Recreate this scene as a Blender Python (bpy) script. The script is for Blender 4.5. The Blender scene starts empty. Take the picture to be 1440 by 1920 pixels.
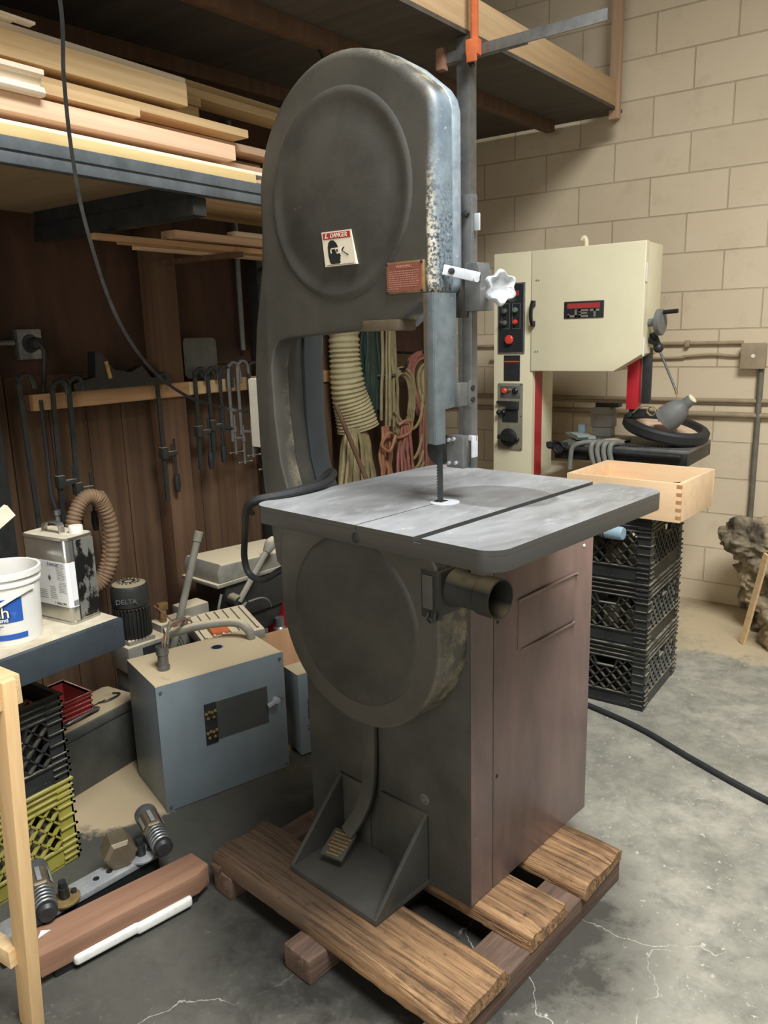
import bpy, bmesh, math, random
from mathutils import Vector, Matrix
random.seed(7)
PI = math.pi
scene = bpy.context.scene
COL = scene.collection
V = Vector

# ---------------------------------------------------------------- materials
def lin(c):
    return tuple(((v/255)/12.92 if v/255 <= .04045 else ((v/255+.055)/1.055)**2.4) for v in c)

def base_mat(name):
    m = bpy.data.materials.new(name); m.use_nodes = True
    nt = m.node_tree
    bs = nt.nodes.get('Principled BSDF')
    return m, nt, bs

def nd(nt, typ, **kw):
    n = nt.nodes.new(typ)
    for k, v in kw.items():
        if k in n.inputs.keys(): n.inputs[k].default_value = v
        else: setattr(n, k, v)
    return n

def mixrgb(nt, fac, a, b, blend='MIX'):
    n = nt.nodes.new('ShaderNodeMix'); n.data_type = 'RGBA'; n.blend_type = blend
    def put(sock, v):
        if hasattr(v, 'node'): nt.links.new(v, sock)
        elif isinstance(v, (int, float)): sock.default_value = v
        else: sock.default_value = (*v[:3], 1)
    put(n.inputs[0], fac); put(n.inputs[6], a); put(n.inputs[7], b)
    return n.outputs[2]

def ramp(nt, src, lo, hi):
    n = nt.nodes.new('ShaderNodeMapRange'); n.clamp = True
    n.inputs[1].default_value = lo; n.inputs[2].default_value = hi
    nt.links.new(src, n.inputs[0]); return n.outputs[0]

def math_n(nt, op, a, b=0.0):
    n = nt.nodes.new('ShaderNodeMath'); n.operation = op
    for i, v in enumerate((a, b)):
        if hasattr(v, 'node'): nt.links.new(v, n.inputs[i])
        else: n.inputs[i].default_value = v
    return n.outputs[0]

def noise(nt, vec, scale, detail=4, rough=.6, dist=0.0):
    n = nd(nt, 'ShaderNodeTexNoise'); n.inputs['Scale'].default_value = scale
    n.inputs['Detail'].default_value = detail; n.inputs['Roughness'].default_value = rough
    n.inputs['Distortion'].default_value = dist
    if vec is not None: nt.links.new(vec, n.inputs['Vector'])
    return n.outputs['Fac']

DUST = (178, 160, 128)
def mat(name, c1, c2=None, rough=.6, metal=0.0, scale=8, lo=.35, hi=.7, bump=0.0, bscale=60,
        dust=0.0, dustcol=DUST, rvar=.1, specks=0.0, spcol=(190, 190, 185), spec=.4, rand=0.0, stretch=None, coat=0.0):
    m, nt, bs = base_mat(name)
    tc = nd(nt, 'ShaderNodeTexCoord'); vec = tc.outputs['Object']
    if stretch:
        mp = nd(nt, 'ShaderNodeMapping'); mp.inputs['Scale'].default_value = stretch
        nt.links.new(vec, mp.inputs['Vector']); vec2 = mp.outputs['Vector']
    else: vec2 = vec
    f = noise(nt, vec2, scale, 6, .65)
    col = mixrgb(nt, ramp(nt, f, lo, hi), lin(c1), lin(c2 if c2 else c1))
    if specks > 0:
        sp = noise(nt, vec, 55, 3, .7)
        big = noise(nt, vec, 5, 2, .5)
        spf = math_n(nt, 'MULTIPLY', ramp(nt, sp, .72-.1*specks, .78-.1*specks), ramp(nt, big, .45, .6))
        col = mixrgb(nt, spf, col, lin(spcol))
    if rand > 0:
        oi = nd(nt, 'ShaderNodeObjectInfo')
        rr = nd(nt, 'ShaderNodeMapRange'); rr.inputs[3].default_value = 1-rand; rr.inputs[4].default_value = 1+rand*.35
        nt.links.new(oi.outputs['Random'], rr.inputs[0])
        hs = nd(nt, 'ShaderNodeHueSaturation'); nt.links.new(rr.outputs[0], hs.inputs['Value']); nt.links.new(col, hs.inputs['Color'])
        col = hs.outputs['Color']
    r = math_n(nt, 'ADD', math_n(nt, 'MULTIPLY', f, rvar*2), rough-rvar)
    if dust > 0:
        ge = nd(nt, 'ShaderNodeNewGeometry'); sx = nd(nt, 'ShaderNodeSeparateXYZ')
        nt.links.new(ge.outputs['Normal'], sx.inputs[0])
        dn = noise(nt, vec, 14, 4, .6)
        df = math_n(nt, 'MULTIPLY', ramp(nt, sx.outputs['Z'], .45, .92), ramp(nt, dn, .62-.55*dust, .95-.62*dust))
        col = mixrgb(nt, df, col, lin(dustcol))
        r = math_n(nt, 'MAXIMUM', r, math_n(nt, 'MULTIPLY', df, .85))
        if metal > 0:
            nt.links.new(math_n(nt, 'MULTIPLY', math_n(nt, 'SUBTRACT', 1.0, df), metal), bs.inputs['Metallic'])
    nt.links.new(col, bs.inputs['Base Color']); nt.links.new(r, bs.inputs['Roughness'])
    if not (metal > 0 and dust > 0): bs.inputs['Metallic'].default_value = metal
    bs.inputs['Specular IOR Level'].default_value = spec
    if coat: bs.inputs['Coat Weight'].default_value = coat
    if bump > 0:
        bn = noise(nt, vec2, bscale, 3, .6)
        bp = nd(nt, 'ShaderNodeBump'); bp.inputs['Strength'].default_value = bump; bp.inputs['Distance'].default_value = .004
        nt.links.new(bn, bp.inputs['Height']); nt.links.new(bp.outputs['Normal'], bs.inputs['Normal'])
    return m

def wood(name, c1, c2, axis='y', gs=30, along=1.2, rough=.7, bump=.15, dust=0.0, rand=.15, c3=None, knots=0.0):
    """wood grain: noise stretched along one axis"""
    m, nt, bs = base_mat(name)
    tc = nd(nt, 'ShaderNodeTexCoord'); mp = nd(nt, 'ShaderNodeMapping')
    s = [gs, gs, gs]; s['xyz'.index(axis)] = along
    mp.inputs['Scale'].default_value = s
    oi = nd(nt, 'ShaderNodeObjectInfo')
    ad = nd(nt, 'ShaderNodeVectorMath'); ad.operation = 'ADD'
    sc = nd(nt, 'ShaderNodeVectorMath'); sc.operation = 'SCALE'; sc.inputs[0].default_value = (13, 7, 5)
    nt.links.new(oi.outputs['Random'], sc.inputs['Scale'])
    nt.links.new(tc.outputs['Object'], ad.inputs[0]); nt.links.new(sc.outputs[0], ad.inputs[1])
    nt.links.new(ad.outputs[0], mp.inputs['Vector'])
    f = noise(nt, mp.outputs['Vector'], 1.0, 5, .6, .4)
    col = mixrgb(nt, ramp(nt, f, .35, .68), lin(c1), lin(c2))
    f2 = noise(nt, mp.outputs['Vector'], 4.5, 3, .6)
    col = mixrgb(nt, math_n(nt, 'MULTIPLY', ramp(nt, f2, .5, .75), .45), col, lin(c3 if c3 else c2))
    if knots:
        vo = nd(nt, 'ShaderNodeTexVoronoi'); vo.inputs['Scale'].default_value = 5.0
        nt.links.new(ad.outputs[0], vo.inputs['Vector'])
        col = mixrgb(nt, math_n(nt, 'MULTIPLY', ramp(nt, vo.outputs['Distance'], .10, .03), knots), col, lin((60, 42, 28)))
    rr = nd(nt, 'ShaderNodeMapRange'); rr.inputs[3].default_value = 1-rand; rr.inputs[4].default_value = 1+rand*.3
    nt.links.new(oi.outputs['Random'], rr.inputs[0])
    hs = nd(nt, 'ShaderNodeHueSaturation'); nt.links.new(rr.outputs[0], hs.inputs['Value']); nt.links.new(col, hs.inputs['Color'])
    col = hs.outputs['Color']
    if dust > 0:
        ge = nd(nt, 'ShaderNodeNewGeometry'); sx = nd(nt, 'ShaderNodeSeparateXYZ')
        nt.links.new(ge.outputs['Normal'], sx.inputs[0])
        col = mixrgb(nt, math_n(nt, 'MULTIPLY', ramp(nt, sx.outputs['Z'], .5, .95), dust), col, lin(DUST))
    nt.links.new(col, bs.inputs['Base Color']); bs.inputs['Roughness'].default_value = rough
    bs.inputs['Specular IOR Level'].default_value = .3
    if bump:
        bp = nd(nt, 'ShaderNodeBump'); bp.inputs['Strength'].default_value = bump; bp.inputs['Distance'].default_value = .003
        nt.links.new(f2, bp.inputs['Height']); nt.links.new(bp.outputs['Normal'], bs.inputs['Normal'])
    return m

# ---------------------------------------------------------------- mesh builder
class B:
    def __init__(s, off=(0, 0, 0)):
        s.v = []; s.f = []; s.off = V(off)
    def add(s, vs, fs):
        n = len(s.v); s.v += [V(p) for p in vs]; s.f += [[i+n for i in f] for f in fs]; return s
    def box(s, x0, x1, y0, y1, z0, z1):
        if x0 > x1: x0, x1 = x1, x0
        if y0 > y1: y0, y1 = y1, y0
        if z0 > z1: z0, z1 = z1, z0
        vs = [(x, y, z) for z in (z0, z1) for y in (y0, y1) for x in (x0, x1)]
        return s.add(vs, [(0, 2, 3, 1), (4, 5, 7, 6), (0, 1, 5, 4), (2, 6, 7, 3), (0, 4, 6, 2), (1, 3, 7, 5)])
    def obox(s, c, size, R):
        hx, hy, hz = [k/2 for k in size]; c = V(c)
        vs = [c + R @ V((x, y, z)) for z in (-hz, hz) for y in (-hy, hy) for x in (-hx, hx)]
        return s.add(vs, [(0, 2, 3, 1), (4, 5, 7, 6), (0, 1, 5, 4), (2, 6, 7, 3), (0, 4, 6, 2), (1, 3, 7, 5)])
    def beam(s, p0, p1, w, h, up=(0, 0, 1)):
        p0, p1 = V(p0), V(p1); d = (p1-p0); L = d.length; d.normalize()
        up = V(up); x = d.cross(up)
        if x.length < 1e-4: x = d.cross(V((1, 0, 0)))
        x.normalize(); z = x.cross(d)
        R = Matrix((x, d, z)).transposed()
        return s.obox((p0+p1)/2, (w, L, h), R)
    def cyl(s, p0, p1, r0, r1=None, n=20):
        r1 = r0 if r1 is None else r1
        return s.tube([p0, p1], r0, n, [r0, r1])
    def tube(s, pts, r, n=8, radii=None, closed=False, cap=True):
        pts = [V(p) for p in pts]; N = len(pts); vs = []; fs = []
        prev = None
        for i, p in enumerate(pts):
            if closed: t = pts[(i+1) % N]-pts[i-1]
            else: t = pts[min(i+1, N-1)]-pts[max(i-1, 0)]
            if t.length < 1e-9: t = V((0, 0, 1))
            t.normalize()
            if prev is None:
                a = V((0, 0, 1)) if abs(t.z) < .9 else V((1, 0, 0))
                x = t.cross(a).normalized()
            else:
                x = prev - t*prev.dot(t)
                if x.length < 1e-6: x = t.cross(V((0, 0, 1)))
                x.normalize()
            prev = x; y = t.cross(x)
            rr = radii[i] if radii else r
            for k in range(n):
                a = 2*PI*k/n
                vs.append(p + x*(rr*math.cos(a)) + y*(rr*math.sin(a)))
        M = N if closed else N-1
        for i in range(M):
            j = (i+1) % N
            for k in range(n):
                k2 = (k+1) % n
                fs.append((i*n+k, i*n+k2, j*n+k2, j*n+k))
        if cap and not closed:
            fs.append(tuple(range(n))[::-1]); fs.append(tuple((N-1)*n+k for k in range(n)))
        return s.add(vs, fs)
    def ribbon(s, pts, w, t, side):
        """flat band along pts; side = width direction"""
        pts = [V(p) for p in pts]; vs = []; fs = []
        for i, p in enumerate(pts):
            d = (pts[min(i+1, len(pts)-1)]-pts[max(i-1, 0)]).normalized()
            sd = V(side) - d*V(side).dot(d); sd.normalize(); nn = d.cross(sd)
            ww = w[i] if isinstance(w, (list, tuple)) else w
            vs += [p+sd*ww/2+nn*t/2, p-sd*ww/2+nn*t/2, p-sd*ww/2-nn*t/2, p+sd*ww/2-nn*t/2]
        for i in range(len(pts)-1):
            for k in range(4):
                fs.append((i*4+k, i*4+(k+1) % 4, i*4+4+(k+1) % 4, i*4+4+k))
        fs += [(3, 2, 1, 0), tuple(len(vs)-4+k for k in range(4))]
        return s.add(vs, fs)
    def prism(s, out, plane, d0, d1, r=0.0, steps=4, rback=0.0):
        """outline (2D) extruded along the third axis; r rounds the d0 end, rback the d1 end"""
        P = [V((a, b)) for a, b in out]
        area = sum(P[i].x*P[(i+1) % len(P)].y-P[(i+1) % len(P)].x*P[i].y for i in range(len(P)))
        if area < 0: P.reverse()
        n = len(P)
        nor = []
        for i in range(n):
            a = (P[i]-P[i-1]).normalized(); b = (P[(i+1) % n]-P[i]).normalized()
            na, nb = V((a.y, -a.x)), V((b.y, -b.x))
            m = na+nb
            if m.length < 1e-6: m = na
            m.normalize(); k = 1/max(.35, m.dot(na)); nor.append(m*k)
        sg = 1 if d1 > d0 else -1
        rings = []
        if isinstance(r, (list, tuple)):          # a rounding radius for every outline point
            rl = list(r)[::-1] if area < 0 else list(r)
            for k in range(steps+1):
                a = k/steps*PI/2; rings.append(([q*(1-math.sin(a)) for q in rl], [d0+sg*q*(1-math.cos(a)) for q in rl]))
        elif r > 0:
            for k in range(steps):
                a = k/steps*PI/2; rings.append((r*(1-math.sin(a)), d0+sg*r*(1-math.cos(a))))
            rings.append((0, d0+sg*r))
        else: rings.append((0, d0))
        if rback > 0:
            rings.append((0, d1-sg*rback))
            for k in range(steps-1, -1, -1):
                a = k/steps*PI/2; rings.append((rback*(1-math.sin(a)), d1-sg*rback*(1-math.cos(a))))
        else: rings.append((0, d1))
        def to3(p, d):
            return {'xz': (p.x, d, p.y), 'xy': (p.x, p.y, d), 'yz': (d, p.x, p.y)}[plane]
        vs = []
        for ins, d in rings:
            for i in range(n):
                vs.append(to3(P[i]-nor[i]*(ins[i] if isinstance(ins, list) else ins), d[i] if isinstance(d, list) else d))
        fs = []
        for k in range(len(rings)-1):
            for i in range(n):
                j = (i+1) % n
                fs.append((k*n+i, k*n+j, (k+1)*n+j, (k+1)*n+i))
        fs.append(tuple(range(n))[::-1]); fs.append(tuple((len(rings)-1)*n+i for i in range(n)))
        return s.add(vs, fs)
    def lathe(s, prof, o, axis, n=32, closed_ends=True):
        o = V(o); ax = V(axis).normalized()
        a = V((0, 0, 1)) if abs(ax.z) < .9 else V((1, 0, 0))
        x = ax.cross(a).normalized(); y = ax.cross(x)
        vs = []; fs = []
        for r, h in prof:
            for k in range(n):
                t = 2*PI*k/n
                vs.append(o+ax*h+x*(r*math.cos(t))+y*(r*math.sin(t)))
        for i in range(len(prof)-1):
            for k in range(n):
                k2 = (k+1) % n
                fs.append((i*n+k, i*n+k2, (i+1)*n+k2, (i+1)*n+k))
        if closed_ends:
            fs.append(tuple(range(n))[::-1]); fs.append(tuple((len(prof)-1)*n+k for k in range(n)))
        return s.add(vs, fs)
    def sphere(s, c, r, sc=(1, 1, 1), nu=14, nv=8):
        c = V(c); vs = []; fs = []
        for i in range(nv+1):
            th = PI*i/nv
            for k in range(nu):
                ph = 2*PI*k/nu
                vs.append(c+V((r*sc[0]*math.sin(th)*math.cos(ph), r*sc[1]*math.sin(th)*math.sin(ph), r*sc[2]*math.cos(th))))
        for i in range(nv):
            for k in range(nu):
                k2 = (k+1) % nu
                fs.append((i*nu+k, (i+1)*nu+k, (i+1)*nu+k2, i*nu+k2))
        return s.add(vs, fs)
    def xf(s, Mx):
        s.v = [Mx @ p for p in s.v]; return s
    def jitter(s, a, seed=1):
        rnd = random.Random(seed)
        s.v = [p+V((rnd.uniform(-a, a), rnd.uniform(-a, a), rnd.uniform(-a, a))) for p in s.v]; return s
    def mesh(s, name, m, bevel=0.0, smooth=True, segs=2, angle=35):
        me = bpy.data.meshes.new(name)
        me.from_pydata([tuple(p-s.off) for p in s.v], [], s.f)
        bm = bmesh.new(); bm.from_mesh(me)
        bmesh.ops.remove_doubles(bm, verts=bm.verts, dist=1e-6)
        bmesh.ops.recalc_face_normals(bm, faces=bm.faces)
        if bevel > 0:
            es = [e for e in bm.edges if len(e.link_faces) == 2 and e.calc_face_angle(0) > math.radians(40)]
            bmesh.ops.bevel(bm, geom=es, offset=bevel, segments=segs, profile=.6, affect='EDGES', clamp_overlap=True)
        bm.to_mesh(me); bm.free()
        if smooth:
            me.polygons.foreach_set('use_smooth', [True]*len(me.polygons))
            me.set_sharp_from_angle(angle=math.radians(angle))
        if m: me.materials.append(m)
        return me
    def build(s, name, m, parent=None, label=None, bevel=0.0, smooth=True, **kw):
        me = s.mesh(name, m, bevel, smooth, **kw)
        o = bpy.data.objects.new(name, me); COL.objects.link(o)
        if parent: o.parent = parent
        if label: o['label'] = label
        return o
    def solo(s, name, m, label, cat, group=None, kind=None, bevel=0.0, smooth=True, **kw):
        """a thing that is one mesh: origin at the middle of its base"""
        xs = [p.x for p in s.v]; ys = [p.y for p in s.v]; zs = [p.z for p in s.v]
        s.off = V(((min(xs)+max(xs))/2, (min(ys)+max(ys))/2, min(zs)))
        o = s.build(name, m, None, label, bevel, smooth, **kw); o.location = s.off
        tag(o, label, cat, group, kind); return o

def tag(o, label=None, cat=None, group=None, kind=None):
    if label: o['label'] = label
    if cat: o['category'] = cat
    if group: o['group'] = group
    if kind: o['kind'] = kind
    return o

def thing(name, label, cat, loc, rz=0.0, group=None):
    o = bpy.data.objects.new(name, None); COL.objects.link(o)
    o.empty_display_size = .05
    o.location = loc; o.rotation_euler = (0, 0, rz)
    return tag(o, label, cat, group)

def struct(name, b, m, bevel=0.0, parent=None, **kw):
    o = b.build(name, m, parent, None, bevel, **kw)
    if parent is None: o['kind'] = 'structure'
    return o

def dup(root, loc, rz=None, label=None):
    r = root.copy(); COL.objects.link(r); r.location = loc
    if rz is not None: r.rotation_euler = (0, 0, rz)
    if label: r['label'] = label
    for ch in list(root.children):
        c = ch.copy(); COL.objects.link(c); c.parent = r
        for g in list(ch.children):
            d = g.copy(); COL.objects.link(d); d.parent = c
    return r

def text(txt, size, o, xd, yd, m, name, parent, off=(0, 0, 0), align='CENTER', ext=.0006, bold=0.0, sx=1.0):
    cu = bpy.data.curves.new('tmp_text', 'FONT'); cu.body = txt; cu.size = size
    cu.align_x = align; cu.align_y = 'CENTER'; cu.extrude = ext; cu.resolution_u = 3; cu.offset = bold
    ob = bpy.data.objects.new('tmp_text', cu); COL.objects.link(ob)
    dg = bpy.context.evaluated_depsgraph_get(); dg.update()
    me = bpy.data.meshes.new_from_object(ob.evaluated_get(dg))
    bpy.data.objects.remove(ob); bpy.data.curves.remove(cu)
    xd, yd = V(xd).normalized(), V(yd).normalized(); zd = xd.cross(yd)
    o = V(o)-V(off)
    for v in me.vertices:
        c = v.co.copy(); v.co = o + xd*(c.x*sx)+yd*c.y+zd*c.z
    me.materials.clear(); me.materials.append(m)
    me.name = name
    t = bpy.data.objects.new(name, me); COL.objects.link(t); t.parent = parent
    return t

def smoothpath(pts, k=6):
    pts = [V(p) for p in pts]; out = []
    for i in range(len(pts)-1):
        p0 = pts[max(i-1, 0)]; p1 = pts[i]; p2 = pts[i+1]; p3 = pts[min(i+2, len(pts)-1)]
        for j in range(k):
            t = j/k
            out.append(.5*((2*p1)+(p2-p0)*t+(2*p0-5*p1+4*p2-p3)*t*t+(3*p1-p0-3*p2+p3)*t**3))
    out.append(pts[-1]); return out

def arc(cx, cy, r, a0, a1, n):
    return [(cx+r*math.cos(math.radians(a0+(a1-a0)*i/n)), cy+r*math.sin(math.radians(a0+(a1-a0)*i/n))) for i in range(n+1)]

SA = -0.137889                                   # the saw and its pallet stand a little askew to the room
def U(x, y, z=0.0):
    c, s = math.cos(SA), math.sin(SA)
    return V((c*x-s*y, s*x+c*y, z))
EXPOSURE = 0.0
LIGHTS = [
 ('skylight', (.9, .8, 5.0), (.5, 1.2, 1.0), 2.1, 2.3, 680, (.96, .985, 1.0)),
 ('shop_door', (-.3, -2.9, 2.0), (-1.2, 2.4, 1.3), 2.6, 2.4, 85, (1.0, .95, .87)),
]
WORLD = ((.80, .82, .78), .16)
# ---------------------------------------------------------------- shared materials
mt = {}
mt['iron'] = mat('dark_machine_paint', (72, 70, 64), (52, 51, 47), rough=.5, scale=7, bump=.12, bscale=90, specks=.10, spcol=(150, 148, 138), spec=.45)
mt['iron_worn_lit'] = mat('worn_lit_grey_paint', (104, 114, 120), (138, 148, 152), rough=.42, scale=30, bump=.1, bscale=120, specks=.45, spcol=(190, 192, 186), spec=.5)  # worn paint lightened with the bluish light on the housing side
mt['iron_guard'] = mat('worn_guard_paint', (80, 87, 89), (100, 107, 108), rough=.42, scale=24, bump=.1, bscale=120, specks=.5, spcol=(188, 190, 186), spec=.5)
mt['iron_blue'] = mat('blue_grey_casting', (54, 60, 63), (44, 49, 51), rough=.5, scale=9, bump=.1, bscale=80)
mt['maroon'] = mat('faded_maroon_paint', (122, 96, 90), (72, 64, 60), rough=.30, scale=2.6, lo=.3, hi=.75, bump=.05, bscale=60, specks=.06, spec=.55, stretch=(2, 2, .7))
mt['table_iron'] = mat('scuffed_cast_iron', (104, 103, 100), (142, 141, 138), rough=.36, metal=.25, scale=6, lo=.35, hi=.8, bump=.04, bscale=70, specks=.28, spcol=(205, 205, 200), rvar=.14, stretch=(1, .45, 1))
mt['steel'] = mat('bright_steel', (200, 202, 202), (165, 167, 167), rough=.34, metal=.55, scale=20)
mt['steel_dull'] = mat('dull_steel', (135, 136, 134), (105, 106, 104), rough=.45, metal=.7, scale=18, specks=.1)
mt['steel_dark'] = mat('dark_steel', (62, 64, 64), (44, 46, 46), rough=.45, metal=.5, scale=18)
mt['alu'] = mat('cast_aluminium', (205, 208, 210), (180, 184, 188), rough=.38, metal=.35, scale=25)
mt['black'] = mat('black_plastic', (34, 35, 35), (24, 25, 25), rough=.42, scale=20)
mt['rubber'] = mat('black_rubber', (32, 33, 34), (40, 40, 40), rough=.6, scale=20)
mt['white'] = mat('white_paint', (226, 222, 210), (212, 206, 192), rough=.55, scale=14)
mt['signred'] = mat('sign_red', (158, 52, 52), None, rough=.5)
mt['signcream'] = mat('sign_cream', (228, 218, 196), (214, 202, 178), rough=.5, scale=20)
mt['signblack'] = mat('sign_black', (36, 40, 40), None, rough=.5)
mt['platered'] = mat('brown_red_plate', (136, 82, 68), (120, 72, 60), rough=.5, scale=30)
mt['platefade'] = mat('faded_plate_lettering', (168, 122, 104), None, rough=.5)
mt['brass'] = mat('worn_brass', (176, 148, 98), (130, 108, 70), rough=.4, metal=.6, scale=30)
mt['pallet'] = wood('weathered_pallet_wood', (166, 130, 92), (112, 83, 58), 'x', gs=38, along=2.2, bump=.5, rand=.12, c3=(58, 44, 32), knots=.5)
def stain_pallet(m):
    nt = m.node_tree; bs = nt.nodes['Principled BSDF']; src = bs.inputs['Base Color'].links[0].from_socket
    tc = nd(nt, 'ShaderNodeTexCoord'); sx = nd(nt, 'ShaderNodeSeparateXYZ'); nt.links.new(tc.outputs['Object'], sx.inputs[0])
    f = noise(nt, tc.outputs['Object'], 9, 5, .65); g = noise(nt, tc.outputs['Object'], 30, 4, .7)
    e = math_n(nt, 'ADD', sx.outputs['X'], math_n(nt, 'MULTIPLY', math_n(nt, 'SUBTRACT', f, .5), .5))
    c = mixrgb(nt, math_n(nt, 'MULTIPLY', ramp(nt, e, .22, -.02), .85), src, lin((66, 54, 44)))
    c = mixrgb(nt, math_n(nt, 'MULTIPLY', ramp(nt, f, .50, .66), .6), c, lin((84, 64, 46)))
    c = mixrgb(nt, math_n(nt, 'MULTIPLY', ramp(nt, g, .63, .70), .6), c, lin((48, 36, 28)))
    mp = nd(nt, 'ShaderNodeMapping'); mp.inputs['Scale'].default_value = (2.6, 85, 40); nt.links.new(tc.outputs['Object'], mp.inputs['Vector'])
    k = noise(nt, mp.outputs['Vector'], 1.0, 4, .6, .9)
    c = mixrgb(nt, math_n(nt, 'MULTIPLY', math_n(nt, 'MULTIPLY', ramp(nt, k, .57, .62), ramp(nt, f, .36, .52)), .62), c, lin((38, 29, 22)))
    bp = nd(nt, 'ShaderNodeBump'); bp.inputs['Strength'].default_value = .8; bp.inputs['Distance'].default_value = .004; bp.invert = True
    nt.links.new(ramp(nt, k, .50, .62), bp.inputs['Height']); nt.links.new(bp.outputs['Normal'], bs.inputs['Normal'])
    nt.links.new(c, bs.inputs['Base Color'])
stain_pallet(mt['pallet'])
mt['pallet_y'] = wood('weathered_stringer_wood', (108, 86, 72), (76, 60, 50), 'y', gs=38, along=2.2, bump=.5, rand=.1, c3=(50, 38, 30))
mt['pine'] = wood('pale_pine', (226, 196, 150), (206, 172, 124), 'y', gs=34, along=.9, rand=.16, c3=(190, 150, 104))
mt['pine_white'] = wood('primed_white_wood', (236, 222, 200), (222, 204, 176), 'y', gs=30, along=.9, rand=.06)
mt['pine_pink'] = wood('pinkish_fir', (224, 190, 158), (204, 166, 134), 'y', gs=34, along=.9, rand=.12)
mt['yellow'] = wood('yellow_board', (212, 186, 134), (194, 166, 112), 'y', gs=20, along=1.5, rand=.04)
mt['cleat'] = wood('cleat_fir', (182, 144, 104), (158, 120, 84), 'y', gs=30, along=1, rand=.05)
mt['maple'] = wood('maple', (228, 197, 158), (216, 182, 142), 'x', gs=22, along=1.5, rand=.03, rough=.5)
mt['joist'] = wood('loft_joist_wood', (200, 170, 130), (178, 148, 110), 'y', gs=30, along=.7, rand=.08)
mt['joist_z'] = wood('loft_post_wood', (184, 152, 120), (164, 132, 102), 'z', gs=30, along=.7, rand=.05)
mt['deck'] = wood('dark_plywood', (88, 80, 71), (68, 62, 55), 'x', gs=12, along=.6, rand=.02, bump=.05)
mt['brownwall'] = wood('dark_brown_planks', (100, 76, 56), (75, 56, 41), 'z', gs=16, along=.8, rand=.05, c3=(66, 47, 34), bump=.2, knots=.5)
mt['stud'] = wood('brown_stud', (104, 78, 58), (82, 60, 44), 'z', gs=22, along=.8, rand=.04, bump=.2)
mt['shelfblue'] = mat('blue_grey_steel', (62, 69, 74), (50, 56, 61), rough=.5, scale=9, specks=.14, spcol=(160, 165, 165))
mt['beamblue'] = mat('scuffed_beam_steel', (100, 105, 108), (72, 77, 80), rough=.42, metal=.25, scale=10, specks=.22, spcol=(180, 184, 184))
mt['benchtop'] = mat('dusty_bench_top', (176, 164, 140), (210, 200, 176), rough=.85, scale=12, bump=.2)
mt['greybox'] = mat('grey_enamel', (120, 130, 134), (106, 117, 121), rough=.42, scale=4, dust=.95, dustcol=(204, 184, 148), specks=.03)
mt['greydark'] = mat('dark_grey_steel', (84, 84, 78), (66, 66, 62), rough=.5, scale=9, dust=.9, dustcol=(170, 152, 120))
mt['dustygrey'] = mat('dusty_grey_plastic', (140, 136, 124), (112, 110, 100), rough=.6, scale=9, dust=.95, dustcol=(206, 190, 158))
mt['dustyblack'] = mat('dusty_black', (50, 50, 47), (38, 38, 36), rough=.5, scale=12, dust=.8, dustcol=(150, 138, 112))
mt['crateblack'] = mat('black_crate_plastic', (44, 47, 46), (30, 32, 32), rough=.38, scale=14, dust=.55, dustcol=(130, 122, 104), spec=.5)
mt['crateolive'] = mat('olive_crate_plastic', (150, 142, 62), (124, 118, 52), rough=.5, scale=10, dust=.5, dustcol=(176, 166, 120))
mt['cratered'] = mat('red_crate_plastic', (140, 42, 42), (112, 34, 36), rough=.5, scale=10, dust=.6, dustcol=(190, 150, 126))
mt['cream'] = mat('cream_machine_paint', (222, 213, 180), (208, 199, 165), rough=.42, scale=3, lo=.35, hi=.85, specks=.03, spcol=(120, 106, 80))
mt['red'] = mat('red_paint', (176, 40, 48), (158, 34, 42), rough=.35, scale=6)
mt['panelblack'] = mat('control_panel_black', (38, 42, 44), None, rough=.4)
mt['windowgrey'] = mat('dark_window_panel', (72, 74, 71), (64, 66, 63), rough=.5, scale=9)
mt['panelgrey'] = mat('grey_control_plate', (126, 122, 106), (110, 106, 92), rough=.5, scale=14)
mt['redbtn'] = mat('red_button', (206, 66, 52), None, rough=.35)
mt['greenbtn'] = mat('green_button', (92, 124, 104), None, rough=.35)
mt['wallpipe'] = mat('painted_conduit', (156, 138, 110), (132, 116, 92), rough=.55, scale=12)
mt['pipegrey'] = mat('grey_conduit', (112, 105, 92), (92, 87, 76), rough=.5, scale=12)
mt['drift'] = mat('driftwood', (156, 140, 112), (54, 47, 38), rough=.9, scale=6, lo=.42, hi=.62, bump=.9, bscale=22, stretch=(1, 1, .35))
mt['orange'] = mat('orange_clamp_paint', (206, 112, 66), (178, 92, 54), rough=.55, scale=20)
mt['tape'] = mat('tan_hose', (132, 106, 80), (110, 88, 66), rough=.65, scale=12)
mt['duct'] = mat('cream_flex_duct', (176, 164, 126), (148, 138, 104), rough=.6, scale=10)
mt['cordgreen'] = mat('dark_green_cord', (46, 62, 52), (36, 50, 42), rough=.6, scale=20)
mt['cordtan'] = mat('tan_cord', (152, 138, 100), (122, 110, 78), rough=.6, scale=20)
mt['cordpink'] = mat('faded_red_cord', (146, 92, 78), (122, 76, 64), rough=.6, scale=20)
mt['cordorange'] = mat('faded_orange_cord', (158, 108, 78), (134, 90, 64), rough=.6, scale=20)
mt['cordgrey'] = mat('grey_cable', (118, 118, 108), (100, 100, 92), rough=.6, scale=20)
mt['tin'] = mat('bright_tinplate', (196, 194, 186), (160, 158, 150), rough=.22, metal=.85, scale=7)
mt['tindark'] = mat('blackened_tinplate', (160, 158, 150), (46, 46, 44), rough=.32, metal=.6, scale=13, lo=.47, hi=.51, stretch=(1, 1, .55))
mt['bucket'] = mat('white_bucket_plastic', (232, 230, 222), (218, 214, 204), rough=.45, scale=8)
mt['blue'] = mat('blue_label', (42, 88, 168), (60, 106, 180), rough=.5, scale=40, lo=.62, hi=.66)
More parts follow.
